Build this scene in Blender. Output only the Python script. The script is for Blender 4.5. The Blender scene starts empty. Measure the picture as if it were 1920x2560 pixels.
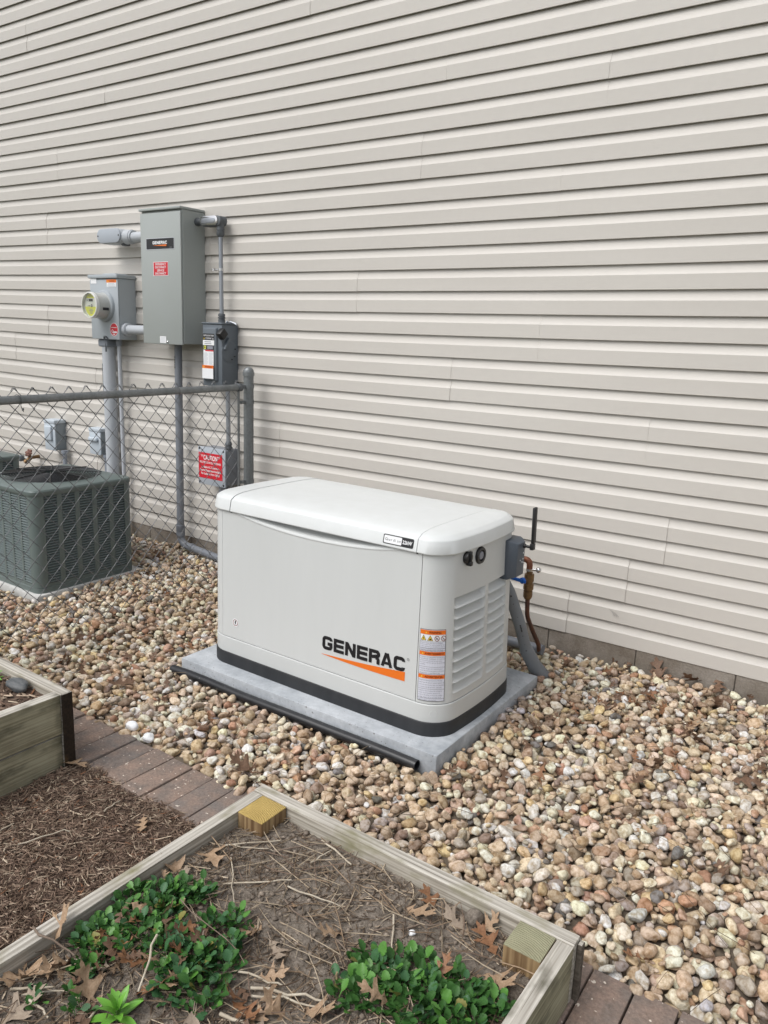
import bpy, bmesh, math, random
import numpy as np
from mathutils import Vector, Matrix, noise

random.seed(11)
rng = np.random.default_rng(11)
SC = bpy.context.scene
COL = SC.collection
PI = math.pi

# ------------------------------------------------------------------ camera, sky, sun, exposure
cam_d = bpy.data.cameras.new('camera')
cam = bpy.data.objects.new('camera', cam_d)
COL.objects.link(cam)
RT, UP, FW = (Vector((0.81819454, 0.5737003, 0.03775796)), Vector((-0.15731884, 0.16022946, 0.97446257)),
              Vector((-0.55299953, 0.80323999, -0.22135274)))
M = Matrix((RT, UP, -FW)).transposed().to_4x4()
M.translation = Vector((0.89675, -3.48354, 1.47))
cam.matrix_world = M
cam_d.sensor_width = 36.0
cam_d.lens = 1940.9 / 2560 * 36.0
cam_d.clip_start = 0.05
cam_d.clip_end = 400
SC.camera = cam

SUN_EL, SUN_AZ = math.radians(54), math.radians(202)      # azimuth from +y clockwise, where the light comes from
world = bpy.data.worlds.new('World')
SC.world = world
world.use_nodes = True
nt = world.node_tree
bg = nt.nodes['Background']
sky = nt.nodes.new('ShaderNodeTexSky')
sky.sky_type = 'NISHITA'
sky.sun_disc = False
sky.sun_elevation = SUN_EL
sky.sun_rotation = SUN_AZ
sky.dust_density = 3.0
sky.air_density = 1.0
hs = nt.nodes.new('ShaderNodeHueSaturation')
hs.inputs['Saturation'].default_value = 0.30
nt.links.new(sky.outputs[0], hs.inputs['Color'])
nt.links.new(hs.outputs[0], bg.inputs['Color'])
bg.inputs['Strength'].default_value = 0.14

sun_d = bpy.data.lights.new('sun', 'SUN')
sun_d.energy = 1.2
sun_d.angle = math.radians(38)
sun_d.color = (1.0, 0.985, 0.965)
sun = bpy.data.objects.new('sun', sun_d)
COL.objects.link(sun)
to_sun = Vector((math.sin(SUN_AZ) * math.cos(SUN_EL), math.cos(SUN_AZ) * math.cos(SUN_EL), math.sin(SUN_EL)))
sun.rotation_euler = to_sun.to_track_quat('Z', 'Y').to_euler()
sun.location = (0, -6, 8)

vs = SC.view_settings
vs.view_transform = 'Standard'
vs.look = 'None'
vs.exposure = 0.40
vs.gamma = 1.0
vs.use_curve_mapping = False
SC.render.engine = 'CYCLES'
try:
    SC.cycles.use_denoising = True
    SC.cycles.max_bounces = 6
except Exception:
    pass

# ------------------------------------------------------------------ materials
def L(node_tree, a, b):
    node_tree.links.new(a, b)


def mat(name, c, c2=None, rough=0.5, metal=0.0, scale=8.0, stretch=(1, 1, 1), lo=0.35, hi=0.65, detail=4.0,
        bump=0.0, bscale=60.0, bstretch=(1, 1, 1), bdist=0.004, spec=0.5, coat=0.0, attr=None, speck=None, speckscale=120.0,
        speckamt=0.64, fine=None, finescale=200.0, rough2=None, space='Object', sss=0.0, trans=0.0):
    m = bpy.data.materials.new(name)
    m.use_nodes = True
    t = m.node_tree
    b = t.nodes['Principled BSDF']
    b.inputs['Roughness'].default_value = rough
    b.inputs['Metallic'].default_value = metal
    b.inputs['Specular IOR Level'].default_value = spec
    b.inputs['Coat Weight'].default_value = coat
    b.inputs['Coat Roughness'].default_value = 0.25
    if sss:
        b.inputs['Subsurface Weight'].default_value = sss
    if trans:
        b.inputs['Transmission Weight'].default_value = trans
    tc = t.nodes.new('ShaderNodeTexCoord')
    src = tc.outputs['Object']
    if space == 'World':
        g = t.nodes.new('ShaderNodeNewGeometry')
        src = g.outputs['Position']

    def nz(sc, st, det=4.0, ro=0.6):
        mp = t.nodes.new('ShaderNodeMapping')
        mp.inputs['Scale'].default_value = st
        L(t, src, mp.inputs[0])
        n = t.nodes.new('ShaderNodeTexNoise')
        n.inputs['Scale'].default_value = sc
        n.inputs['Detail'].default_value = det
        n.inputs['Roughness'].default_value = ro
        L(t, mp.outputs[0], n.inputs['Vector'])
        return n.outputs['Fac']

    def ramp(f, a, z):
        r = t.nodes.new('ShaderNodeMapRange')
        r.inputs[1].default_value = a
        r.inputs[2].default_value = z
        L(t, f, r.inputs[0])
        return r.outputs[0]

    def mix(f, a, bb, mode='MIX'):
        x = t.nodes.new('ShaderNodeMix')
        x.data_type = 'RGBA'
        x.blend_type = mode
        if isinstance(f, (int, float)):
            x.inputs[0].default_value = f
        else:
            L(t, f, x.inputs[0])
        for i, v in ((6, a), (7, bb)):
            if isinstance(v, tuple):
                x.inputs[i].default_value = (*v[:3], 1)
            else:
                L(t, v, x.inputs[i])
        return x.outputs[2]
    col = c
    if attr:
        at = t.nodes.new('ShaderNodeAttribute')
        at.attribute_name = attr
        col = at.outputs['Color']
        if c2 is not None:
            col = mix(ramp(nz(scale, stretch, detail), lo, hi), col, mix(1.0, col, c2, 'MULTIPLY'))
    elif c2 is not None:
        col = mix(ramp(nz(scale, stretch, detail), lo, hi), c, c2)
    if fine is not None:
        col = mix(ramp(nz(finescale, (1, 1, 1), 2.0), 0.3, 0.7), col, mix(1.0, col, fine, 'MULTIPLY'))
    if speck is not None:
        col = mix(ramp(nz(speckscale, (1, 1, 1), 1.0), speckamt, speckamt + 0.04), col, speck)
    if isinstance(col, tuple):
        b.inputs['Base Color'].default_value = (*col[:3], 1)
    else:
        L(t, col, b.inputs['Base Color'])
    if rough2 is not None:
        r = t.nodes.new('ShaderNodeMapRange')
        r.inputs[3].default_value = rough
        r.inputs[4].default_value = rough2
        L(t, nz(scale * 1.7, stretch, 3.0), r.inputs[0])
        L(t, r.outputs[0], b.inputs['Roughness'])
    if bump:
        bp = t.nodes.new('ShaderNodeBump')
        bp.inputs['Strength'].default_value = bump
        bp.inputs['Distance'].default_value = bdist
        L(t, nz(bscale, bstretch, 5.0), bp.inputs['Height'])
        L(t, bp.outputs[0], b.inputs['Normal'])
    return m


MT = {}
MT['siding'] = mat('vinyl_siding', (.540, .512, .470), (.565, .537, .494), rough=.48, scale=1.3, stretch=(.7, 1, 3), bump=.30, bscale=14,
                   bstretch=(1.6, 8, 60), bdist=.0018, space='World', fine=(.98, .98, .98), finescale=30)
MT['scuff'] = mat('scuff_grey', (.36, .34, .32), rough=.7)
MT['sheath'] = mat('wall_sheathing', (.12, .11, .10), rough=.9)
MT['block'] = mat('foundation_concrete', (.17, .142, .112), (.30, .27, .235), rough=.95, scale=5, bump=.7, bscale=90, bdist=.004, space='World',
                  fine=(.78, .76, .74), finescale=160)
MT['mortar'] = mat('foundation_mortar', (.15, .132, .11), rough=.95)
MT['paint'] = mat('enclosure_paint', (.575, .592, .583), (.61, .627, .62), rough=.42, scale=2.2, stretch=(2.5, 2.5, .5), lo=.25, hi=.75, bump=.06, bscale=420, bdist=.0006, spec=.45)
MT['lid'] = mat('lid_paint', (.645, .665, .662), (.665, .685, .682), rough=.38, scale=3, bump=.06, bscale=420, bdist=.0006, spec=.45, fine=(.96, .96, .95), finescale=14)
MT['dark_inside'] = mat('cavity_shade', (.02, .02, .02), rough=.9)
MT['blackplastic'] = mat('black_plastic_base', (.016, .018, .021), (.028, .03, .033), rough=.5, scale=9, stretch=(1, 1, .25), rough2=.7)
MT['black'] = mat('black_rubber', (.012, .012, .013), rough=.45)
MT['print_black'] = mat('print_black', (.012, .012, .014), rough=.4)
MT['print_white'] = mat('print_white', (.80, .81, .82), rough=.45)
MT['print_red'] = mat('print_red', (.58, .015, .03), rough=.4)
MT['print_maroon'] = mat('print_dark_red', (.20, .02, .01), rough=.4)
MT['print_orange'] = mat('print_orange', (.78, .17, .015), rough=.4)
MT['print_yellow'] = mat('print_yellow', (.80, .58, .06), rough=.4)
MT['print_grey'] = mat('print_grey', (.24, .25, .29), rough=.5)
MT['print_lgrey'] = mat('print_pale_grey', (.55, .57, .60), rough=.5)
MT['print_lav'] = mat('print_pale_paper', (.66, .67, .74), rough=.5)
MT['print_teal'] = mat('print_teal', (.03, .20, .22), rough=.5)
MT['print_lime'] = mat('print_lime', (.70, .69, .10), rough=.4)
MT['concrete'] = mat('pad_concrete', (.33, .355, .38), (.50, .525, .55), rough=.85, scale=7, stretch=(1, 1, 1), bump=.35, bscale=120, bdist=.002,
                     fine=(.86, .86, .86), finescale=55, speck=(.20, .20, .20), speckscale=90, speckamt=.70)
MT['paleconcrete'] = mat('pale_concrete', (.58, .58, .56), (.45, .45, .43), rough=.9, scale=12, bump=.4, bscale=90)
MT['cab'] = mat('cabinet_grey_paint', (.335, .36, .345), (.345, .37, .36), rough=.45, scale=3, bump=.05, bscale=300, bdist=.0005)
MT['meterbox'] = mat('meter_box_paint', (.36, .395, .42), (.39, .425, .45), rough=.42, scale=3)
MT['disc'] = mat('switch_dark_grey_paint', (.115, .135, .155), (.125, .145, .165), rough=.5, scale=4, bump=.08, bscale=300, bdist=.0005)
MT['pvc'] = mat('grey_pvc', (.235, .26, .30), (.27, .295, .335), rough=.5, scale=5, stretch=(1, 1, .3))
MT['pvclight'] = mat('pale_grey_pvc', (.475, .50, .53), (.43, .455, .485), rough=.5, scale=4, stretch=(1, 1, .3))
MT['pvcdark'] = mat('dark_grey_pvc', (.165, .18, .205), (.195, .21, .235), rough=.45, scale=6)
MT['flex'] = mat('flexible_conduit_grey', (.175, .19, .205), (.20, .215, .23), rough=.5, scale=5)
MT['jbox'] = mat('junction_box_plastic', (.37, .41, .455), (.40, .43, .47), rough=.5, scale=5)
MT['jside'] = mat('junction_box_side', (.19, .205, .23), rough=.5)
MT['fitting'] = mat('dark_cast_fitting', (.09, .10, .11), (.13, .14, .15), rough=.5, metal=.3, scale=40)
MT['emt'] = mat('galvanized_conduit', (.30, .32, .35), (.36, .38, .41), rough=.4, metal=.6, scale=14, stretch=(1, 1, .2))
MT['chrome'] = mat('bright_metal', (.62, .62, .63), rough=.22, metal=1.0)
MT['galv'] = mat('fence_galvanized', (.19, .205, .21), (.26, .275, .28), rough=.45, metal=.45, scale=12, stretch=(1, 1, .15), fine=(.8, .8, .8), finescale=90)
MT['wire'] = mat('fence_wire', (.10, .105, .11), (.22, .225, .23), rough=.45, metal=.55, scale=14)
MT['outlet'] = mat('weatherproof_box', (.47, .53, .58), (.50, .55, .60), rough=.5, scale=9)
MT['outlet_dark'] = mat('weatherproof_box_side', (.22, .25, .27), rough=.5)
MT['ac'] = mat('air_conditioner_green_grey', (.118, .150, .143), (.132, .164, .157), rough=.45, scale=6, bump=.05, bscale=200, bdist=.0006)
MT['acslat'] = mat('air_conditioner_slats', (.150, .185, .183), (.165, .20, .198), rough=.34, scale=6)
MT['coil'] = mat('condenser_coil_fins', (.012, .013, .013), (.02, .021, .021), rough=.6, scale=60)
MT['fan'] = mat('fan_guard_black', (.012, .013, .015), rough=.4)
MT['brass'] = mat('brass', (.23, .145, .065), (.15, .09, .05), rough=.45, metal=.7, scale=60)
MT['copper'] = mat('aged_copper', (.17, .075, .045), (.11, .06, .05), rough=.45, metal=.6, scale=25)
MT['coppernew'] = mat('copper_red', (.24, .085, .045), (.15, .06, .035), rough=.55, metal=.4, scale=60)
MT['rust'] = mat('rusty_handle', (.26, .13, .10), (.16, .08, .06), rough=.8, scale=60)
MT['blue'] = mat('blue_handle', (.01, .11, .46), rough=.4)
MT['module'] = mat('module_slate_plastic', (.075, .092, .115), (.085, .10, .123), rough=.5, scale=20)
gm = bpy.data.materials.new('meter_glass')
gm.use_nodes = True
gt = gm.node_tree
gt.nodes.remove(gt.nodes['Principled BSDF'])
g1, g2, g3 = gt.nodes.new('ShaderNodeBsdfTransparent'), gt.nodes.new('ShaderNodeBsdfGlossy'), gt.nodes.new('ShaderNodeMixShader')
g1.inputs[0].default_value = (.96, .97, .95, 1)
g2.inputs['Roughness'].default_value = .08
g3.inputs[0].default_value = .07
gt.links.new(g1.outputs[0], g3.inputs[1])
gt.links.new(g2.outputs[0], g3.inputs[2])
gt.links.new(g3.outputs[0], gt.nodes['Material Output'].inputs[0])
MT['glass'] = gm
MT['meterface'] = mat('meter_face_plate', (.72, .72, .69), rough=.4)
MT['meterbody'] = mat('meter_cover', (.52, .53, .50), (.45, .46, .44), rough=.25, scale=10, stretch=(1, .2, 1), coat=.3)
MT['pipeblack'] = mat('black_poly_pipe', (.012, .013, .015), (.022, .022, .024), rough=.32, scale=20, speck=(.25, .25, .25), speckscale=70, speckamt=.74)
MT['brick'] = mat('paver_brick', (.325, .235, .188), (.22, .178, .153), rough=.95, scale=16, bump=.9, bscale=120, bdist=.004, space='World',
                  fine=(.68, .67, .66), finescale=110, speck=(.70, .62, .53), speckscale=75, speckamt=.70)
MT['brickdark'] = mat('paver_brick_dark', (.205, .178, .162), (.28, .21, .172), rough=.95, scale=16, bump=.9, bscale=120, bdist=.004, space='World',
                      fine=(.68, .67, .66), finescale=110, speck=(.70, .62, .53), speckscale=75, speckamt=.71)
MT['joint'] = mat('brick_joint_sand', (.035, .028, .022), rough=1)
MT['pebble'] = mat('pebble', (.4, .35, .3), (.56, .48, .38), rough=.88, attr='Col', scale=60, lo=.42, hi=.66, bump=.7, bscale=120, bdist=.003,
                   fine=(.80, .78, .74), finescale=170, space='World', spec=.18)
MT['gravelbase'] = mat('gravel_bed_soil', (.10, .08, .06), (.17, .135, .10), rough=1, scale=40)
MT['soil'] = mat('garden_soil', (.17, .142, .115), (.28, .24, .20), rough=1, scale=22, bump=1.0, bscale=110, bdist=.006, space='World',
                 fine=(.55, .53, .50), finescale=150, detail=8)
MT['mulchbase'] = mat('mulch_ground', (.085, .056, .041), (.135, .092, .067), rough=1, scale=30, bump=.8, bscale=90, space='World')
MT['mulch'] = mat('mulch_chips', (.1, .06, .04), (.6, .58, .55), rough=.9, attr='Col', scale=30, space='World', spec=.2)
MT['litter'] = mat('dry_litter', (.2, .15, .1), (.7, .68, .65), rough=.9, attr='Col', scale=60, space='World', spec=.2)
MT['ground'] = mat('lawn_ground', (.06, .075, .03), (.10, .085, .05), rough=1, scale=2, space='World')
MT['straw'] = mat('dry_straw', (.52, .465, .37), (.38, .32, .24), rough=.8, scale=25)
MT['twig'] = mat('brown_twig', (.14, .10, .075), (.22, .17, .13), rough=.9, scale=30)
MT['stub'] = mat('cut_stem', (.38, .29, .17), (.26, .19, .11), rough=.8, scale=40)
MT['stone_dark'] = mat('dark_grey_stone', (.055, .062, .068), (.16, .165, .165), rough=.8, scale=14, stretch=(1, 3, 3), bump=.5, bscale=40)
MT['leaftan'] = mat('oak_leaf_tan', (.30, .195, .115), (.43, .305, .20), rough=.65, scale=18, fine=(.82, .8, .78), finescale=130)
MT['leafrust'] = mat('oak_leaf_rust', (.20, .092, .042), (.29, .145, .07), rough=.6, scale=18, fine=(.8, .78, .75), finescale=130)
MT['leafbrown'] = mat('oak_leaf_brown', (.115, .065, .04), (.19, .11, .065), rough=.65, scale=18, fine=(.8, .78, .75), finescale=130)
MT['leafgrey'] = mat('oak_leaf_greyish', (.28, .22, .17), (.36, .29, .22), rough=.7, scale=18, fine=(.8, .78, .75), finescale=130)
MT['green'] = mat('weed_leaf_green', (.027, .094, .018), (.060, .155, .034), rough=.55, scale=30, spec=.28, fine=(.7, .75, .7), finescale=120)
MT['greenlight'] = mat('weed_leaf_bright_green', (.065, .19, .03), (.10, .24, .045), rough=.42, scale=30, spec=.4)
MT['greenblue'] = mat('weed_leaf_blue_green', (.034, .100, .038), (.055, .145, .055), rough=.5, scale=30, spec=.35)
MT['greenyellow'] = mat('weed_leaf_yellowing', (.16, .19, .04), (.22, .17, .05), rough=.5, scale=40)
MT['lily'] = mat('sprout_leaf_green', (.12, .32, .035), (.18, .40, .06), rough=.38, scale=20, stretch=(1, .3, 1))
MT['stem'] = mat('weed_stem', (.09, .15, .05), rough=.5)


def wood_mat(name, c_lo, c_hi, moss, moss_amt, ringy=False, stripes=False):
    m = bpy.data.materials.new(name)
    m.use_nodes = True
    t = m.node_tree
    b = t.nodes['Principled BSDF']
    b.inputs['Roughness'].default_value = .85
    b.inputs['Specular IOR Level'].default_value = .25
    tc = t.nodes.new('ShaderNodeTexCoord')

    def nz(st, sc, det=6):
        mp = t.nodes.new('ShaderNodeMapping')
        mp.inputs['Scale'].default_value = st
        L(t, tc.outputs['Object'], mp.inputs[0])
        n = t.nodes.new('ShaderNodeTexNoise')
        n.inputs['Scale'].default_value = sc
        n.inputs['Detail'].default_value = det
        L(t, mp.outputs[0], n.inputs['Vector'])
        return n.outputs['Fac']

    def mr(f, a, z):
        r = t.nodes.new('ShaderNodeMapRange')
        r.inputs[1].default_value = a
        r.inputs[2].default_value = z
        L(t, f, r.inputs[0])
        return r.outputs[0]

    def mix(f, a, bb, mode='MIX'):
        x = t.nodes.new('ShaderNodeMix')
        x.data_type = 'RGBA'
        x.blend_type = mode
        if isinstance(f, float):
            x.inputs[0].default_value = f
        else:
            L(t, f, x.inputs[0])
        for i, v in ((6, a), (7, bb)):
            if isinstance(v, tuple):
                x.inputs[i].default_value = (*v, 1)
            else:
                L(t, v, x.inputs[i])
        return x.outputs[2]
    if ringy:
        w = t.nodes.new('ShaderNodeTexWave')
        w.wave_type = 'RINGS'
        w.rings_direction = 'Z'
        w.inputs['Scale'].default_value = 52
        w.inputs['Distortion'].default_value = 4.5
        w.inputs['Detail'].default_value = 3
        mp = t.nodes.new('ShaderNodeMapping')
        mp.inputs['Location'].default_value = (.02, .13, 0)
        L(t, tc.outputs['Object'], mp.inputs[0])
        L(t, mp.outputs[0], w.inputs['Vector'])
        f = mr(w.outputs['Fac'], -.6, 1.2)
        h = w.outputs['Fac']
    elif stripes:
        h = nz((1, 1, .03), 60, 3)
        f = mr(h, .38, .62)
    else:
        h = nz((1.1, 55, 55), 2.2)
        f = mr(h, .36, .64)
    col = mix(f, c_lo, c_hi)
    col = mix(mr(nz((1, 1, 1), 9), .45, .8), col, mix(1.0, col, (.72, .70, .68), 'MULTIPLY'))
    if not ringy and not stripes:
        gn = t.nodes.new('ShaderNodeNewGeometry')
        sx_ = t.nodes.new('ShaderNodeSeparateXYZ')
        L(t, gn.outputs['True Normal'], sx_.inputs[0])
        worn = mix(f, (.30, .275, .235), (.56, .53, .47))
        worn = mix(mr(nz((.9, 75, 75), 2.6, 3), .63, .72), worn, (.17, .15, .125))
        col = mix(mr(sx_.outputs[2], .75, .95), col, worn)
    if moss_amt:
        col = mix(mr(nz((.8, 1.5, 1.5), 9), .62 - .3 * moss_amt, .80 - .25 * moss_amt), col, moss)
    L(t, col, b.inputs['Base Color'])
    bp = t.nodes.new('ShaderNodeBump')
    bp.inputs['Strength'].default_value = .55
    bp.inputs['Distance'].default_value = .003
    L(t, h, bp.inputs['Height'])
    L(t, bp.outputs[0], b.inputs['Normal'])
    return m


MT['plank'] = wood_mat('weathered_plank', (.235, .21, .17), (.52, .485, .415), (.22, .205, .12), .3)
MT['plankgreen'] = wood_mat('mossy_plank', (.235, .215, .14), (.40, .375, .265), (.085, .08, .052), .42)
MT['plankdark'] = wood_mat('wet_dark_board_end', (.018, .013, .009), (.035, .024, .015), (.09, .055, .02), .2)
MT['endbrown'] = wood_mat('dark_end_grain', (.075, .062, .050), (.15, .13, .105), (.09, .07, .05), .2)
MT['posttop'] = wood_mat('yellow_end_grain', (.36, .24, .075), (.52, .385, .135), (.3, .2, .05), 0, ringy=True)
MT['postside'] = wood_mat('post_side_grain', (.13, .075, .035), (.33, .23, .12), (.1, .1, .05), 0, stripes=True)
MT['posttop2'] = wood_mat('green_end_grain', (.25, .24, .15), (.35, .34, .225), (.2, .2, .1), 0, ringy=True)

# ------------------------------------------------------------------ object helpers
W = {}


def link(o, parent=None, m=None):
    COL.objects.link(o)
    W[o.name] = m if m is not None else Matrix.Identity(4)
    if m is not None:
        o.matrix_world = m
    if parent is not None:
        o.parent = parent
        o.matrix_parent_inverse = W[parent.name].inverted()
    return o


def thing(name, label, cat, loc=(0, 0, 0), group=None):
    o = bpy.data.objects.new(name, None)
    o.empty_display_size = .1
    o.location = loc
    COL.objects.link(o)
    W[o.name] = Matrix.Translation(loc)
    return tag(o, label, cat, group)


def tag(o, label=None, cat=None, group=None, kind=None):
    if label:
        o['label'] = label
    if cat:
        o['category'] = cat
    if group:
        o['group'] = group
    if kind:
        o['kind'] = kind
    return o


def mesh_from(name, verts, faces, mats, idx=None, smooth=None):
    me = bpy.data.meshes.new(name)
    me.from_pydata([tuple(v) for v in verts], [], faces)
    for m in (mats if isinstance(mats, (list, tuple)) else [mats]):
        me.materials.append(MT[m] if isinstance(m, str) else m)
    if idx is not None:
        me.polygons.foreach_set('material_index', idx)
    if smooth is not None:
        me.polygons.foreach_set('use_smooth', [True] * len(me.polygons))
        if smooth < 179:
            me.set_sharp_from_angle(angle=math.radians(smooth))
    me.update()
    return me


def obj(name, me, parent=None, m=None):
    return link(bpy.data.objects.new(name, me), parent, m)


def np_mesh(name, V, F, mats, col=None, smooth=True):
    """V (n,3), F (m,3) numpy arrays -> mesh; col (n,4) point colours"""
    me = bpy.data.meshes.new(name)
    n, m = len(V), len(F)
    me.vertices.add(n)
    me.vertices.foreach_set('co', np.asarray(V, np.float32).ravel())
    me.loops.add(m * 3)
    me.loops.foreach_set('vertex_index', np.asarray(F, np.int32).ravel())
    me.polygons.add(m)
    me.polygons.foreach_set('loop_start', np.arange(0, m * 3, 3, dtype=np.int32))
    me.polygons.foreach_set('loop_total', np.full(m, 3, np.int32))
    me.polygons.foreach_set('use_smooth', np.full(m, smooth, bool))
    for q in (mats if isinstance(mats, (list, tuple)) else [mats]):
        me.materials.append(MT[q])
    if col is not None:
        a = me.color_attributes.new('Col', 'FLOAT_COLOR', 'POINT')
        a.data.foreach_set('color', np.asarray(col, np.float32).ravel())
    me.update(calc_edges=True)
    me.validate()
    return me


class MB:
    """collects shapes, then builds ONE mesh object"""

    def __init__(self):
        self.v, self.f, self.i = [], [], []

    def add(self, verts, faces, mi=0):
        o = len(self.v)
        self.v += [tuple(p) for p in verts]
        self.f += [tuple(k + o for k in fc) for fc in faces]
        self.i += [mi] * len(faces)
        return self

    def box(self, x0, x1, y0, y1, z0, z1, b=.0, seg=2, mi=0, rot=None):
        bm = bmesh.new()
        bmesh.ops.create_cube(bm, size=1)
        for v in bm.verts:
            v.co = Vector(((x0 + x1) / 2 + v.co.x * (x1 - x0), (y0 + y1) / 2 + v.co.y * (y1 - y0), (z0 + z1) / 2 + v.co.z * (z1 - z0)))
        if b > 0:
            bmesh.ops.bevel(bm, geom=bm.edges[:], offset=b, segments=seg, profile=.5, affect='EDGES')
        if rot is not None:
            c = Vector(((x0 + x1) / 2, (y0 + y1) / 2, (z0 + z1) / 2))
            for v in bm.verts:
                v.co = c + rot @ (v.co - c)
        self.bm(bm, mi)
        return self

    def bm(self, bm, mi=0):
        bm.verts.index_update()
        self.add([v.co.copy() for v in bm.verts], [[v.index for v in f.verts] for f in bm.faces], mi)
        bm.free()
        return self

    def tube(self, pts, r, seg=10, mi=0, cap=True):
        pts = [Vector(p) for p in pts]
        rs = r if isinstance(r, (list, tuple)) else [r] * len(pts)
        n = len(pts)
        tang = []
        for k in range(n):
            a = pts[max(k - 1, 0)]
            c = pts[min(k + 1, n - 1)]
            tang.append((c - a).normalized())
        nrm = tang[0].orthogonal().normalized()
        verts = []
        for k in range(n):
            nrm = (nrm - tang[k] * nrm.dot(tang[k]))
            nrm = nrm.normalized() if nrm.length > 1e-6 else tang[k].orthogonal().normalized()
            bi = tang[k].cross(nrm)
            for s in range(seg):
                a = 2 * PI * s / seg
                verts.append(pts[k] + (nrm * math.cos(a) + bi * math.sin(a)) * rs[k])
        faces = []
        for k in range(n - 1):
            for s in range(seg):
                s2 = (s + 1) % seg
                faces.append((k * seg + s, k * seg + s2, (k + 1) * seg + s2, (k + 1) * seg + s))
        if cap:
            faces.append(tuple(range(seg))[::-1])
            faces.append(tuple((n - 1) * seg + s for s in range(seg)))
        return self.add(verts, faces, mi)

    def cyl(self, p0, p1, r, seg=24, mi=0, r1=None):
        return self.tube([p0, p1], [r, r if r1 is None else r1], seg, mi)

    def lathe(self, p0, axis, prof, seg=28, mi=0):
        """prof: list of (distance along axis, radius)"""
        ax = Vector(axis).normalized()
        n = ax.orthogonal().normalized()
        bi = ax.cross(n)
        p0 = Vector(p0)
        verts, faces = [], []
        for d, r in prof:
            for s in range(seg):
                a = 2 * PI * s / seg
                verts.append(p0 + ax * d + (n * math.cos(a) + bi * math.sin(a)) * max(r, 1e-5))
        for k in range(len(prof) - 1):
            for s in range(seg):
                s2 = (s + 1) % seg
                faces.append((k * seg + s, k * seg + s2, (k + 1) * seg + s2, (k + 1) * seg + s))
        faces.append(tuple(range(seg))[::-1])
        faces.append(tuple((len(prof) - 1) * seg + s for s in range(seg)))
        return self.add(verts, faces, mi)

    def ball(self, c, r, seg=12, mi=0, sc=(1, 1, 1)):
        bm = bmesh.new()
        bmesh.ops.create_uvsphere(bm, u_segments=seg, v_segments=max(6, seg // 2), radius=r)
        for v in bm.verts:
            v.co = Vector((c[0] + v.co.x * sc[0], c[1] + v.co.y * sc[1], c[2] + v.co.z * sc[2]))
        return self.bm(bm, mi)

    def build(self, name, mats, parent=None, smooth=35, m=None):
        if isinstance(mats, str):
            mats = [mats]
        me = mesh_from(name, self.v, self.f, mats, self.i, smooth)
        return obj(name, me, parent, m)


def fillet(pts, r, n=8):
    pts = [Vector(p) for p in pts]
    out = [pts[0]]
    for k in range(1, len(pts) - 1):
        a, b, c = pts[k - 1], pts[k], pts[k + 1]
        d1, d2 = (a - b).normalized(), (c - b).normalized()
        ang = d1.angle(d2)
        t = min(r / math.tan(ang / 2), (a - b).length * .49, (c - b).length * .49)
        p, q = b + d1 * t, b + d2 * t
        for s in range(n + 1):
            u = s / n
            out.append(p * (1 - u) ** 2 + b * 2 * u * (1 - u) + q * u ** 2)
    out.append(pts[-1])
    return out


_text_cache = {}


def text_poly(s, bold=0.0):
    """text as 2D polygons; capital height 1, left edge at 0"""
    key = (s, bold)
    if key not in _text_cache:
        cu = bpy.data.curves.new('t', 'FONT')
        cu.body = s
        cu.size = 1
        cu.offset = bold
        cu.resolution_u = 2
        o = bpy.data.objects.new('t', cu)
        me = bpy.data.meshes.new_from_object(o)
        V = [(v.co.x, v.co.y) for v in me.vertices]
        F = [tuple(p.vertices) for p in me.polygons]
        bpy.data.objects.remove(o)
        bpy.data.curves.remove(cu)
        bpy.data.meshes.remove(me)
        x0 = min(v[0] for v in V)
        V = [((x - x0) / .69, y / .69) for x, y in V]
        _text_cache[key] = (V, F)
    return _text_cache[key]


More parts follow.
